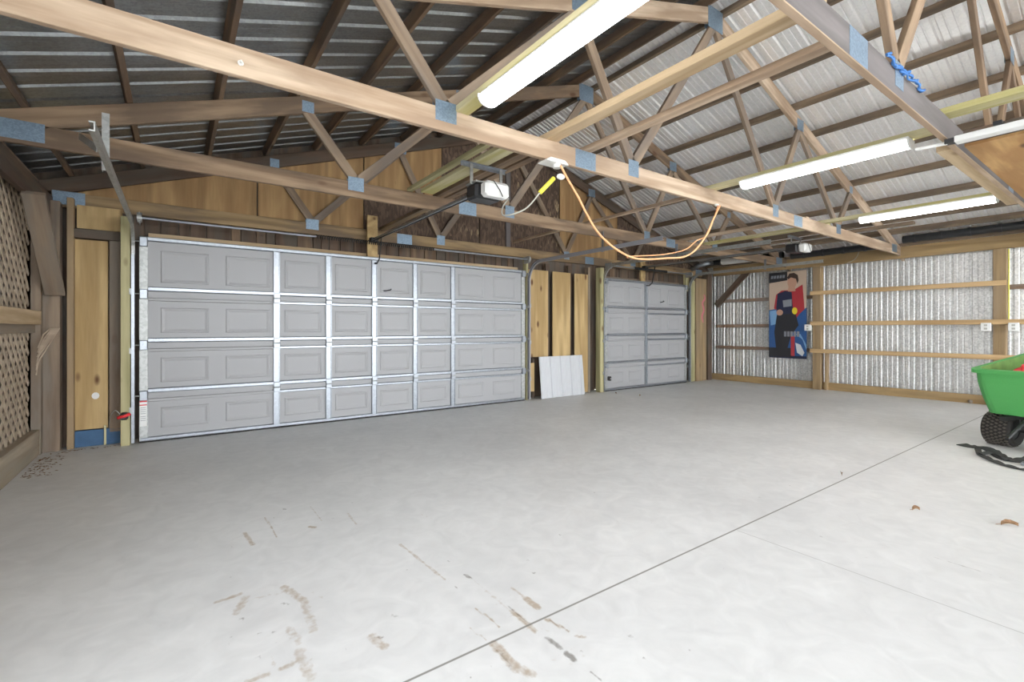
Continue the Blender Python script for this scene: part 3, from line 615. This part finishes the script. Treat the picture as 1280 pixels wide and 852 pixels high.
# poster ------------------------------------------------------------------
def poster():
    t = empty('poster', (10.035, 4.53, .58))
    y0, y1, z0, z1 = 4.17, 4.89, .575, 2.33
    px = 10.10
    cols = dict(back=(.56, .43, .33), black=(.025, .025, .03), blue=(.03, .10, .28), lblue=(.20, .38, .62), navy=(.02, .025, .06), red=(.42, .04, .05), skin=(.52, .30, .21), hair=(.05, .03, .025), yellow=(.75, .62, .04), white=(.62, .64, .66), grey=(.25, .27, .3))
    MM = {k: plain('poster_'+k, c, .35) for k, c in cols.items()}
    MB().box(px, px+.006, y0, y1, z0, z1).build('sheet', MM['navy'], t)
    W_, H_ = y1-y0, z1-z0
    lay = [0]
    def shape(name, pts, mat):   # pts in 0..1, x from left (=large y) ; y from top
        lay[0] += 1; d = px-.0006*lay[0]
        MB().prism([(y1-u*W_, z1-v*H_) for u, v in pts], 'x', d, d+.0005).build(name, MM[mat], t)
    E = lambda cx, cy, rx, ry, n=18: [(cx+rx*math.cos(2*math.pi*i/n), cy+ry*math.sin(2*math.pi*i/n)) for i in range(n)]
    shape('backdrop', [(0, 0), (1, 0), (1, .55), (0, .55)], 'back')
    shape('title_band', [(0, 0), (.5, 0), (.5, .10), (0, .12)], 'black')
    for i in range(5): shape('title_letter', [(.06+i*.08, .035), (.12+i*.08, .035), (.11+i*.08, .07), (.05+i*.08, .07)], 'grey')
    shape('car_body', [(0, .44), (.3, .42), (.45, .55), (.75, .5), (1, .42), (1, .97), (0, .97)], 'blue')
    shape('car_stripe', [(.02, .45), (.2, .44), (.26, .6), (.05, .62)], 'lblue')
    shape('suit_body', [(.2, .26), (.35, .215), (.68, .215), (.9, .16), (.95, .44), (.8, .5), (.72, .56), (.28, .56), (.26, .45), (.14, .42)], 'red')
    shape('suit_front', [(.24, .25), (.45, .22), (.62, .24), (.66, .5), (.3, .52), (.2, .42)], 'navy')
    shape('suit_emblem', [(.38, .33), (.62, .32), (.62, .40), (.40, .41)], 'grey')
    shape('trousers', [(.22, .50), (.72, .48), (.8, .62), (.6, .74), (.5, .9), (.2, .9), (.15, .7)], 'black')
    shape('neck', [(.54, .16), (.7, .16), (.72, .23), (.52, .23)], 'skin')
    shape('head', E(.63, .125, .12, .075), 'skin')
    shape('hair', [(.5, .07), (.56, .025), (.68, .02), (.78, .05), (.80, .11), (.77, .15), (.73, .09), (.6, .07), (.53, .09)], 'hair')
    shape('hand', E(.30, .47, .09, .035), 'skin')
    shape('yellow_patch', E(.70, .455, .07, .04), 'yellow')
    shape('front_band', [(.0, .88), (.62, .88), (.62, .985), (0, .985)], 'black')
    shape('red_bar', [(.6, .74), (.7, .74), (.7, .97), (.6, .97)], 'red')
    shape('swirl', [(.72, .82), (.85, .84), (.95, .93), (.9, .97), (.76, .93)], 'white')
    shape('swirl_blue', [(.72, .72), (.9, .78), (1, .9), (1, .84), (.85, .72)], 'lblue')
    for i in range(5): shape('lettering', [(.42+i*.085, .69), (.485+i*.085, .69), (.485+i*.085, .75), (.42+i*.085, .75)], 'grey')
    tag(t, 'tall poster of a seated person in a red racing suit by a blue car', 'poster')
poster()

# ------------------------------------------------------------------ left lattice wall
def lattice(y0, y1, z0, z1, label, x=-1.10, a1=45, step=.098):
    mb = MB()
    for layer, ang in ((0, a1), (1, 180-a1)):
        d = V((0, math.cos(math.radians(ang)), math.sin(math.radians(ang)))); nrm = V((0, -d.z, d.y))
        w_ = .038; xo = x+(.0 if layer else -.008)
        c0 = [V((0, yy, zz)).dot(nrm) for yy in (y0, y1) for zz in (z0, z1)]
        s = min(c0)
        while s < max(c0):
            # clip the strip's centre line to the rectangle
            o = nrm*s; ts = []
            tmin, tmax = -99, 99
            for comp, lo, hi in ((1, y0, y1), (2, z0, z1)):
                if abs(d[comp]) > 1e-6:
                    a, b = (lo-o[comp])/d[comp], (hi-o[comp])/d[comp]
                    tmin = max(tmin, min(a, b)); tmax = min(tmax, max(a, b))
            if tmax-tmin > .03:
                p, q = o+d*tmin, o+d*tmax
                h = nrm*w_/2
                vs = [V((xo+dx, r.y, r.z)) for dx in (0, .007) for r in (p-h, p+h, q+h, q-h)]
                mb.add(vs, [(3, 2, 1, 0), (4, 5, 6, 7), (0, 1, 5, 4), (1, 2, 6, 5), (2, 3, 7, 6), (3, 0, 4, 7)])
            s += step
    o = mb.build('panel', M['lattice'], SCREEN); return o
SCREEN = tag(empty('lattice_screen', (-1.1, 4.0, .22)), 'weathered wooden lattice screen forming the left wall', 'lattice')
lattice(1.9, 6.05, .22, 1.22, 'lower wooden lattice panel below the pale rail on the left')
lattice(1.9, 6.05, 1.33, 2.36, 'upper wooden lattice panel above the pale rail on the left')
wallmember('lattice_rail', (-1.04, 1.9, 1.275), (-1.04, 6.10, 1.275), .04, .125, 'plank_tan', 'pale tan rail across the lattice on the left', 'wood rail')
wallmember('lattice_rail', (-1.075, 1.9, 1.175), (-1.075, 6.10, 1.175), .03, .08, 'weathered', 'weathered grey rail just under the pale rail on the left', 'wood rail')
wallmember('lattice_sill', (-1.09, 1.9, .12), (-1.09, 6.2, .12), .11, .235, 'sillw', 'weathered thick sill board under the lattice on the left', 'board')
tag(beam('corner_post', (-.99, 6.27, 0), (-.99, 6.27, 2.4), .16, .14, M['weathered'], up=(0, 1, 0)), 'weathered post in the left corner by the lattice', 'post')
tag(beam('corner_post', (-1.06, 6.15, 0), (-1.06, 6.15, 2.35), .07, .08, M['weathered'], up=(0, 1, 0)), 'narrow weathered post at the end of the lattice', 'post')
tag(beam('corner_brace', (-.93, 6.12, 1.50), (-.93, 5.28, 2.26), .14, .04, M['weathered']), 'weathered plank brace leaning across the upper lattice in the left corner', 'brace')
wallmember('wall_beam', (-1.0, 1.9, 2.36), (-1.0, 6.33, 2.36), .05, .19, 'dark_wood', 'dark doubled beam over the lattice on the left', 'beam')
wallmember('wall_beam', (-1.12, 1.9, 2.53), (-1.12, 6.33, 2.53), .09, .15, 'weathered', 'weathered top plate above the dark beam over the lattice', 'beam')
# torn plastic netting on the corner post
mb = MB()
for i in range(7):
    z = 1.12-.04*i; mb.tube([(-.96+.01*i, 6.12, 1.18), (-1.0+.01*math.sin(i), 6.06-.03*i, z), (-1.02, 5.96-.01*i, z-.12)], .006, 5)
tag(mb.build('rope_tangle', M['lattice']), 'pale tangle of rope hanging under the rail in the left corner', 'rope')
# outside boards behind the lattice; unseen half-height stretch added to let light in
MB().box(-1.26, -1.22, 1.7, 6.45, -.1, 2.66).box(-1.26, -1.22, YB, 1.7, -.1, 1.15).build('wall_left_and_unseen_stretch', M['dark_z'], kind='structure')

# leaf litter along the left corner
mb = MB(); rr = random.Random(5)
for _ in range(150):
    y = rr.uniform(5.2, 6.28); x = -1.0+abs(rr.gauss(0, .09))+(.0 if y < 6 else rr.uniform(0, .6)); y = y if x < -.8 else rr.uniform(6.12, 6.16)
    a = rr.uniform(0, 6.28); s = rr.uniform(.008, .02); h = rr.uniform(.002, .008)
    mb.add([(x+s*math.cos(a), y+s*math.sin(a), .001), (x-s*math.sin(a)*.5, y+s*math.cos(a)*.5, h), (x-s*math.cos(a), y-s*math.sin(a), .002), (x+s*math.sin(a)*.5, y-s*math.cos(a)*.5, .004)], [(0, 1, 2, 3)])
tag(mb.build('leaf_litter', M['leaf']), 'brown leaf litter and dirt along the left corner of the floor', 'debris', kind='stuff')

# ------------------------------------------------------------------ lumber lying on the truss chords
ZL = 2.577
def plank(x, y0, y1, w_, h_, mat, label, z=None):
    z = ZL if z is None else z
    return tag(beam('loose_plank', (x, y0, z+h_/2), (x, y1, z+h_/2), w_, h_, M[mat]), label, 'plank')
plank(2.12, 4.49, 2.90, .14, .038, 'plank_yellow', 'pale yellow plank lying on the trusses behind the opener')
plank(2.29, 4.62, 2.90, .09, .038, 'truss', 'brown plank beside the pale yellow one behind the opener')
plank(2.40, 4.70, 2.90, .075, .075, 'truss', 'square brown timber right of the planks behind the opener')
plank(1.95, 4.55, 2.95, .05, .038, 'treated', 'narrow green plank left of the pale yellow one')
plank(2.28, 2.89, .88, .10, .05, 'plank_tan', 'long new plank crossing from the pale truss to the greyish truss')
plank(2.66, 2.80, .90, .075, .038, 'truss_pale', 'thin long plank parallel to the new plank near the roof peak')
plank(4.50, 6.26, 2.72, .045, .035, 'truss_pale', 'thin stick laid between the trusses over the middle of the wide door')
plank(2.30, 6.28, 4.68, .09, .038, 'gable_chord', 'dark plank running from the middle truss back to the gable above the opener rail', z=2.516)
plank(1.52, 2.92, .70, .10, .04, 'plank_yellow', 'yellow plank carrying the nearest shop light')
plank(4.42, 2.85, .95, .10, .04, 'plank_yellow', 'yellow plank carrying the middle shop light')
plank(4.15, .97, -.9, .14, .04, 'plank_yellow', 'yellow plank at the upper right above the plywood deck')
plank(7.05, 2.80, .80, .10, .04, 'plank_yellow', 'yellow plank carrying the far right shop light')
plank(6.62, 4.60, 2.72, .09, .038, 'truss_pale', 'tan plank lying over the narrow garage door opener')
plank(7.25, 4.60, 2.72, .14, .038, 'plank_yellow', 'pale yellow plank above the narrow garage door opener')
plank(8.05, 4.60, 2.0, .09, .038, 'purlin_tan', 'brown plank near the metal wall on the trusses')

# ------------------------------------------------------------------ shop lights
def shop_light(x, y0, y1, label, lit=True):
    t = empty('shop_light', (x, (y0+y1)/2, 2.50))
    MB().prism([(x-.06, 2.546), (x+.06, 2.546), (x+.05, 2.575), (x-.05, 2.575)], 'y', y0, y1).build('housing', M['white'], t, bevel=.003)
    P = [(x+.068*math.cos(a), 2.545+.05*math.sin(a)) for a in [math.pi+math.pi*k/8 for k in range(9)]]
    MB().prism(P, 'y', y0+.012, y1-.012).build('diffuser', M['tubelight'] if lit else M['white'], t)
    for yy in (y0, y1): MB().prism([(x+.071*math.cos(a), 2.547+.054*math.sin(a)) for a in [math.pi+math.pi*k/8 for k in range(9)]]+[(x+.071, 2.56), (x-.071, 2.56)], 'y', yy-.006, yy+.006).build('end_cap', M['white'], t)
    tag(t, label, 'light')
shop_light(1.515, 1.14, 2.37, 'nearest lit shop light, large at the top of the view')
shop_light(4.38, 1.11, 2.36, 'lit shop light in the middle row, right of the centre')
shop_light(7.0, 1.06, 2.27, 'lit shop light farthest right, near the metal wall')
# unlit fixture at upper right, laid through the truss
t = empty('unlit_shop_light', (4.16, .1, 2.40))
MB().prism([(4.11, 2.385), (4.19, 2.385), (4.19, 2.425), (4.11, 2.425)], 'y', .82, -.45).build('housing', M['white'], t, bevel=.004)
MB().box(4.12, 4.18, .815, .87, 2.392, 2.42).build('end_cap', M['black'], t)
for y in (.62, .42): MB().box(4.10, 4.2, y-.02, y+.02, 2.426, 2.45).build('clip', M['black'], t)
MB().tube([(4.15, .86, 2.40), (4.14, 1.02, 2.405)], .012, 8).build('cable_stub', M['white'], t)
tag(t, 'unlit white shop light beside the plywood deck at the upper right', 'light')

# plywood deck hung under the trusses at the upper right
t = empty('storage_deck', (5.9, -.3, 2.43))
dk = MB(); dk.box(-1.5, 1.5, -1.0, 1.0, 0, .018)
o = dk.build('deck_board', M['ply_deck'], t); o.location = (5.93-5.9, -.17+.3, 0)
o.matrix_local = Matrix.Translation((5.93-5.9, -.17+.3, .0))
MB().box(4.40, 4.44, -1.15, .83, 2.448, 2.53).build('edge_joist', M['dark_wood'], t)
tag(t, 'orange plywood storage deck fixed to the trusses at the upper right', 'deck')
tag(beam('scab_board', (4.42, .93, 2.452), (6.9, .93, 2.452), .095, .04, M['plank_tan']), 'new tan board doubled onto the truss beside the plywood deck', 'board')

# blue rope over the greyish truss
mb = MB(); pts = []
for i in range(90):
    s = i/89; x = 2.98+s*.62
    pts.append((x, .853-.012*math.sin(i*.5)**2, 2.578+.012*math.sin(i*.30)+.010*math.sin(i*.11+2)))
mb.tube(pts, .007, 6)
mb.tube([(2.98+.55*i/40, .851-.01*abs(math.sin(i*.4)), 2.57+.012*math.sin(i*.4+1)) for i in range(41)], .005, 6)
tag(mb.build('blue_rope', M['blue']), 'blue rope tangled along the greyish truss at the upper right', 'rope')
# hook on the pale beam
mb = MB().tube([(.26, 2.68, 2.49), (.26, 2.655, 2.49), (.26, 2.64, 2.48), (.26, 2.645, 2.465)], .006, 6).ell((.26, 2.678, 2.49), (.014, .006, .014))
tag(mb.build('screw_hook', M['white']), 'small white hook on the near face of the pale beam', 'hook')

# ------------------------------------------------------------------ garage door openers
def opener(x, y0, zrail, yhead, label, lens=True):
    t = empty('door_opener', (x, yhead, zrail-.06))
    # T rail
    MB().prism([(x-.022, zrail-.004), (x+.022, zrail-.004), (x+.022, zrail+.004), (x+.004, zrail+.004), (x+.004, zrail+.03), (x-.004, zrail+.03), (x-.004, zrail+.004), (x-.022, zrail+.004)], 'y', yhead+.1, y0).build('rail', M['galv'], t)
    MB().tube([(x-.012, yhead+.1, zrail-.018), (x-.012, y0-.05, zrail-.012)], .006, 6).build('chain', M['axle'], t)
    MB().box(x-.05, x+.05, y0-.06, y0+.02, zrail-.03, zrail+.03).build('header_bracket', M['axle'], t, bevel=.004)
    # arm down to the door
    a = [(x+.02, y0-.28, zrail-.01), (x+.02, y0-.24, zrail-.06), (x+.02, y0-.20, 2.12), (x, y0-.10, 2.02), (x, DY-.05, 2.02)]
    MB().sweep([(x+.02, y0-.25, zrail), (x+.02, y0-.18, 2.08), (x+.01, y0-.12, 2.03), (x, DY-.04, 2.035)], [(-.012, -.003), (.012, -.003), (.012, .003), (-.012, .003)], up=V((1, 0, 0))).build('door_arm', M['axle'], t)
    # motor head
    h = MB().box(x-.10, x+.155, yhead-.02, yhead+.15, zrail-.075, zrail+.055).build('motor_case', M['black'], t, bevel=.02)
    lensb = MB().box(x-.065, x+.175, yhead-.13, yhead-.018, zrail-.072, zrail+.055).build('light_lens', M['white'], t, bevel=.025)
    MB().box(x-.10, x+.14, yhead-.02, yhead+.15, zrail+.055, zrail+.07).build('top_plate', M['galv_dull'], t)
    # hanger
    zt_ = 2.576 - .003
    MB().box(x-.20, x+.25, yhead+.06, yhead+.064, zt_-.035, zt_).box(x-.20, x+.25, yhead+.03, yhead+.064, zt_-.002, zt_).build('hanger_angle', M['galv'], t)
    for dx in (-.10, .20): MB().box(x+dx-.014, x+dx+.014, yhead+.05, yhead+.058, zrail+.05, zt_).build('hanger_strap', M['galv_dull'], t)
    MB().tube([(x+.0, yhead-.134, zrail+.05), (x+.06, yhead-.138, zrail-.02), (x+.09, yhead-.136, zrail-.07)], .004, 5).build('pull_cord', M['axle'], t)
    tag(t, label, 'garage door opener')
opener(2.13, 6.16, 2.345, 3.38, 'white and black garage door opener hanging over the wide door')
opener(7.66, 6.16, 2.40, 3.28, 'garage door opener hanging over the narrow door by the metal wall')

# ------------------------------------------------------------------ cords
def smoothpts(P, n=10):
    P = [V(p) for p in P]; out = []
    for i in range(len(P)-1):
        p0, p1, p2, p3 = P[max(i-1, 0)], P[i], P[i+1], P[min(i+2, len(P)-1)]
        for k in range(n):
            t = k/n; out.append(.5*((2*p1)+(p2-p0)*t+(2*p0-5*p1+4*p2-p3)*t*t+(3*p1-p0-3*p2+p3)*t**3))
    return out+[P[-1]]
t = empty('extension_cord', (3.2, 2.6, 1.8))
c1 = smoothpts([(2.31, 2.62, 2.38), (2.37, 2.61, 2.29), (2.47, 2.6, 2.165), (2.56, 2.6, 2.05), (2.68, 2.6, 1.925), (2.85, 2.6, 1.83), (3.06, 2.6, 1.768), (3.25, 2.6, 1.765), (3.55, 2.6, 1.80), (3.78, 2.6, 1.83), (3.96, 2.6, 1.905), (4.14, 2.6, 2.06), (4.27, 2.6, 2.24), (4.42, 2.62, 2.40)])
MB().tube(c1, .0085, 8).build('cable', M['cord'], t, smooth=True)
c2 = smoothpts([(4.42, 2.64, 2.41), (4.50, 2.80, 2.16), (4.42, 2.88, 2.09), (4.25, 2.9, 1.985), (3.88, 2.9, 1.90), (3.40, 2.9, 1.84), (3.2, 2.75, 1.79)])
MB().tube(c2, .006, 6).build('return_cable', M['cord'], t, smooth=True)
MB().ell((2.32, 2.63, 2.30), (.035, .025, .022)).build('plug', M['white'], t)
tag(t, 'orange extension cord drooping in a loop below the pale truss', 'cord')
t = empty('ceiling_socket', (2.29, 2.66, 2.38))
MB().prism([(2.18, 2.398), (2.40, 2.398), (2.36, 2.428), (2.22, 2.428)], 'y', 2.62, 2.74).build('base', M['white'], t, bevel=.006)
MB().tube([(2.31, 2.66, 2.398), (2.31, 2.66, 2.37)], .03, 12).build('socket', M['white'], t)
tag(t, 'white socket fixture under the pale beam where the cords plug in', 'socket')
t = empty('opener_cord', (2.25, 2.7, 2.2))
MB().tube([(2.28, 2.66, 2.29), (2.17, 2.69, 2.17)], .017, 8).build('yellow_plug', M['yellow'], t, smooth=True)
MB().tube(smoothpts([(2.17, 2.69, 2.17), (2.08, 2.75, 2.05), (2.0, 2.9, 2.02), (2.12, 3.1, 2.14), (2.26, 3.22, 2.262)]), .006, 6).build('cable', M['cordgrey'], t, smooth=True)
tag(t, 'grey cord with a yellow plug running to the door opener', 'cord')
tag(MB().ell((4.44, 2.665, 2.42), (.03, .02, .014)).build('cable_clip', M['white']), 'small white clip holding the far end of the orange cord', 'clip')
# thin wire at the right truss foot
tag(MB().tube(smoothpts([(9.8, 3.2, 2.52), (9.86, 3.3, 2.40), (9.98, 3.6, 2.33), (10.02, 3.9, 2.36)]), .005, 6).build('thin_wire', M['cordgrey']), 'thin grey wire hanging from the yellow tag to the wall beam', 'wire')

# ------------------------------------------------------------------ safety sensor with red tape on the left post, and right sensor
t = empty('safety_sensor', (-.42, 6.03, .25))
MB().box(-.45, -.39, 6.01, 6.09, .27, .34).build('body', M['black'], t, bevel=.01)
MB().tube([(-.47, 6.0, .30), (-.42, 5.995, .31), (-.37, 6.0, .33)], .016, 8).build('red_tape', M['red'], t, smooth=True)
MB().tube(smoothpts([(-.45, 6.02, .33), (-.49, 6.03, .37), (-.53, 6.1, .30), (-.55, 6.2, .18)]), .004, 5).build('wire', M['galv_dull'], t)
tag(t, 'black door sensor with red tape low on the left treated post', 'sensor')
t = empty('safety_sensor', (6.46, 5.98, .2))
MB().box(6.44, 6.49, 5.95, 6.02, .22, .30).build('body', M['black'], t, bevel=.01)
MB().tube([(6.46, 5.95, .26), (6.46, 5.935, .26)], .014, 8).build('lens', M['grey_band'], t)
tag(t, 'black door sensor low on the post left of the narrow garage door', 'sensor')
# pink ribbon in the far corner
mb = MB(); P = smoothpts([(9.74, 6.180, 1.93), (9.78, 6.178, 1.86), (9.69, 6.178, 1.75), (9.74, 6.178, 1.60), (9.67, 6.178, 1.45), (9.71, 6.180, 1.30)], 6)
mb.sweep(P, [(-.035, -.006), (.035, -.012), (.035, -.004), (-.035, .004)], up=V((0, 1, 0)))
tag(mb.build('ribbon', M['pink']), 'pink ribbon hanging on the far corner post', 'ribbon')

# corrugated metal panel leaning between the doors
def lean_panel():
    t = sheet('metal_panel', (0, 0, 0), (1, 0, 0), (0, .10, 1), (0, -1, .1), 1.0, .70, M['wallmetal_new'], pitch=.2286, h=.018)
    t.location = (4.95, 6.095, .004); tag(t, 'short light grey corrugated metal panel leaning between the garage doors', 'metal panel')
M["wallmetal_new"] = plain('painted_metal', (.62, .63, .66), .45, .25)
lean_panel()


# ------------------------------------------------------------------ green dump cart
def cart():
    O = V((6.56, 1.21, 0)); a = math.radians(-15)
    Ux = V((math.cos(a), math.sin(a), 0)); Uy = V((math.sin(a), -math.cos(a), 0))     # along the cart / to its right
    P = lambda l, r, z: O+Ux*l+Uy*r+V((0, 0, z))
    t = empty('dump_cart', tuple(P(.6, .38, 0)))
    Wd, Ln = .82, 1.20
    # tapered tub : outer and inner shell; the far end rises
    def ring(ins, z0, zrise, l0=0, n=6):
        R = .09; pts = []
        cor = [(ins, ins, 180), (Ln-ins, ins, 270), (Ln-ins, Wd-ins, 0), (ins, Wd-ins, 90)]
        for cx, cy, st in cor:
            sx = 1 if cx < Ln/2 else -1; sy = 1 if cy < Wd/2 else -1
            c = (cx+sx*R, cy+sy*R)
            for k in range(n):
                an = math.radians(st+90*k/(n-1)); l = c[0]+R*math.cos(an); r = c[1]+R*math.sin(an)
                pts.append(P(l, r, z0+zrise*max(0, l)/Ln))
        return pts
    levels = [(-.0, .765, .16), (.0, .73, .16), (.028, .725, .16), (.035, .63, .12), (.06, .49, .05), (.10, .335, .0)]
    mb = MB(); L_ = [ring(i, z, zr) for i, z, zr in levels]; n = len(L_[0])
    mb.add([q for r in L_ for q in r], [(i*n+j, i*n+(j+1) % n, (i+1)*n+(j+1) % n, (i+1)*n+j) for i in range(len(L_)-1) for j in range(n)]+[tuple((len(L_)-1)*n+j for j in range(n))])
    tub = mb.build('tub', M['green'], t, smooth=False)
    levels = [(-.0, .765, .16), (.05, .767, .16), (.058, .63, .12), (.085, .49, .05), (.12, .355, .0)]
    mb = MB(); L_ = [ring(i, z, zr) for i, z, zr in levels[:2]]
    mb.add([q for r in L_ for q in r], [(j, (j+1) % n, n+(j+1) % n, n+j) for j in range(n)]); mb.build('rim', M['green'], tub)
    mb = MB(); L_ = [ring(i, z, zr) for i, z, zr in levels[1:]]
    mb.add([q for r in L_ for q in r], [(i*n+j, i*n+(j+1) % n, (i+1)*n+(j+1) % n, (i+1)*n+j) for i in range(len(L_)-1) for j in range(n)]+[tuple((len(L_)-1)*n+j for j in range(n))])
    mb.build('tub_inside', M['greenin'], tub)
    # raised ribs on the front face
    for r0, r1 in ((.09, .34), (.48, .73)):
        mb = MB(); f = lambda r, z, d: P(.035+(.765-z)*.15-d, r, z)
        vs = [f(r0, .70, .0), f(r1, .70, .0), f(r1, .63, .0), f(r0, .63, .0), f(r0+.015, .695, .016), f(r1-.015, .695, .016), f(r1-.015, .64, .016), f(r0+.015, .64, .016)]
        mb.add(vs, [(4, 5, 6, 7), (0, 1, 5, 4), (1, 2, 6, 5), (2, 3, 7, 6), (3, 0, 4, 7)]); mb.build('front_rib', M['green'], tub)
    # chassis
    for r in (.26, .56): MB().sweep([P(.02, r, .30), P(1.15, r, .30)], [(-.02, -.02), (.02, -.02), (.02, .02), (-.02, .02)]).build('frame_rail', M['axle'], t)
    for l in (.29, .98):
        MB().tube([P(l, .06, .163), P(l, .76, .163)], .014, 8).build('axle', M['axle'], t)
        for r in (.26, .56): MB().sweep([P(l, r, .163), P(l, r, .30)], [(-.02, -.015), (.02, -.015), (.02, .015), (-.02, .015)], up=Ux).build('axle_mount', M['axle'], t)
        for r in (.15, .67):
            R = .165; hw = .115; mb = MB(); N_ = 40
            prof = [(-hw*.8, R*.55), (-hw, R*.75), (-hw*.95, R*.9), (-hw*.7, R*.985), (0, R), (hw*.7, R*.985), (hw*.95, R*.9), (hw, R*.75), (hw*.8, R*.55)]
            vs = []
            for k in range(N_):
                an = 2*math.pi*k/N_
                for w_, rr_ in prof: vs.append(P(l+rr_*math.cos(an), r+w_, R+rr_*math.sin(an)))
            m_ = len(prof); mb.add(vs, [(k*m_+j, k*m_+j+1, ((k+1) % N_)*m_+j+1, ((k+1) % N_)*m_+j) for k in range(N_) for j in range(m_-1)])
            wh = mb.build('wheel', M['tyre'], t, smooth=True)
            mb = MB()   # tread lugs
            for k in range(30):
                for q, off in ((-.08, .5), (-.048, 0), (-.016, .5), (.016, 0), (.048, .5), (.08, 0)):
                    an = 2*math.pi*(k+off)/30; e = 2*math.pi*.28/30
                    rad = R*.985 if abs(q) < .06 else R*.975
                    vs = [P(l+rd*math.cos(an+da), r+q+dw, R+rd*math.sin(an+da)) for rd in (rad, rad+.011) for da, dw in ((-e, -.0), (0, -.015), (e, .0), (0, .015))]
                    mb.add(vs, [(4, 5, 6, 7), (0, 1, 5, 4), (1, 2, 6, 5), (2, 3, 7, 6), (3, 0, 4, 7)])
            mb.build('tread', M['lug'], wh)
            mb = MB(); mb.tube([P(l, r-.085, R), P(l, r+.085, R)], R*.56, 24, up=V((0, 0, 1))); mb.build('hub', M['axle'], wh)
    MB().tube([P(.05, .41, .30), P(-.25, .41, .16)], .015, 8).build('tow_bar', M['axle'], t)
    tag(t, 'bright green poly dump cart on knobby black tires at the right edge', 'cart')
    # red thing inside
    g = empty('gas_can', tuple(P(.45, .24, .37)))
    c = P(.45, .24, .0)
    MB().ell((c.x, c.y, .59), (.13, .13, .20), 20, 12).build('body', M['red'], g, smooth=True)
    MB().tube(smoothpts([(c.x-.07, c.y, .75), (c.x-.04, c.y, .80), (c.x+.05, c.y, .80), (c.x+.08, c.y, .74)]), .014, 8).build('handle', M['red'], g, smooth=True)
    tag(g, 'red plastic container sitting inside the green cart', 'container')
cart()

# black strap on the floor
def strap():
    t = empty('floor_strap', (6.2, .95, 0))
    def ribbon(P, w_, name, tw=0):
        P = smoothpts(P, 8); mb = MB(); vs = []
        for i, p in enumerate(P):
            d = (P[min(i+1, len(P)-1)]-P[max(i-1, 0)]); d.z = 0; d.normalize(); nrm = V((-d.y, d.x, 0)); lift = .010*abs(math.sin(i*.55+tw))
            vs += [p+nrm*w_/2+V((0, 0, lift)), p-nrm*w_/2+V((0, 0, .001)), p-nrm*w_/2+V((0, 0, .007)), p+nrm*w_/2+V((0, 0, lift+.006))]
        mb.add(vs, [(i*4+j, i*4+(j+1) % 4, i*4+4+(j+1) % 4, i*4+4+j) for i in range(len(P)-1) for j in range(4)]+[(3, 2, 1, 0), tuple(len(vs)-4+k for k in range(4))])
        mb.build(name, M['black_cloth'], t)
    F = lambda u, v, z=.004: V((*at_floor(u, v), z))
    ribbon([F(1200, 556), F(1215, 559), F(1235, 562), F(1245, 568), F(1256, 574), F(1272, 577), F(1290, 574)], .10, 'webbing')
    ribbon([F(1222, 563, .012), F(1226, 570, .012), F(1240, 577, .01), F(1262, 584), F(1290, 590)], .045, 'loop', 1)
    ribbon([F(1226, 571, .02), F(1240, 569, .02), F(1252, 573, .018), F(1258, 577, .01)], .04, 'short_loop', 2)
    c = F(1283, 582); MB().box(c.x-.04, c.x+.04, c.y-.03, c.y+.03, .008, .028).build('buckle', M['galv'], t, bevel=.004)
    tag(t, 'black webbing strap with a buckle lying on the floor by the cart', 'strap')
M['black_cloth'] = plain('black_webbing', (.035, .036, .035), .8, bump=.4, bscale=200)
strap()

# dry leaves on the floor
def leaf(u, v, s, ang, label, col='leaf'):
    x, y = at_floor(u, v); mb = MB(); n = 9; R = []
    for i in range(n+1):
        f = i/n; w_ = .32*s*math.sin(math.pi*f)**.7*(1+.25*math.sin(i*2.3)); l = (f-.5)*s*1.6
        zz = .006+.012*math.sin(f*math.pi)
        R.append([(l, -w_, zz+.010), (l, 0, zz-.004), (l, w_, zz+.014)])
    ca, sa = math.cos(ang), math.sin(ang)
    vs = [(x+a*ca-b*sa, y+a*sa+b*ca, c+dz) for dz in (0, .0012) for r in R for a, b, c in r]; m_ = 3*(n+1)
    fs = [(i*3+j, i*3+j+1, i*3+j+4, i*3+j+3) for i in range(n) for j in range(2)]
    fs += [tuple(q+m_ for q in reversed(f)) for f in fs]
    mb.add(vs, fs)
    mb.tube([(x-.8*s*ca, y-.8*s*sa, .008), (x-1.25*s*ca, y-1.25*s*sa, .006)], .0015, 5)
    tag(mb.build('dry_leaf', M[col]), label, 'leaf')
leaf(1262, 657, .055, -.85, 'curled brown leaf near the right edge of the floor')
leaf(1145, 638, .032, -.6, 'small tan leaf on the floor left of the curled brown leaf')
leaf(1052, 594, .022, .4, 'tiny leaf lying on the floor joint')
o = MB().ell((*at_floor(1213, 504), .03), (.03, .03, .03)); tag(o.build('small_stone', M['weathered']), 'small dark lump at the foot of the metal wall near the cart', 'stone')
leaf(800, 495, .03, .3, 'small brown leaf on the floor in front of the narrow garage door')
leaf(770, 492, .022, 1.3, 'tiny brown leaf at the left foot of the narrow garage door')
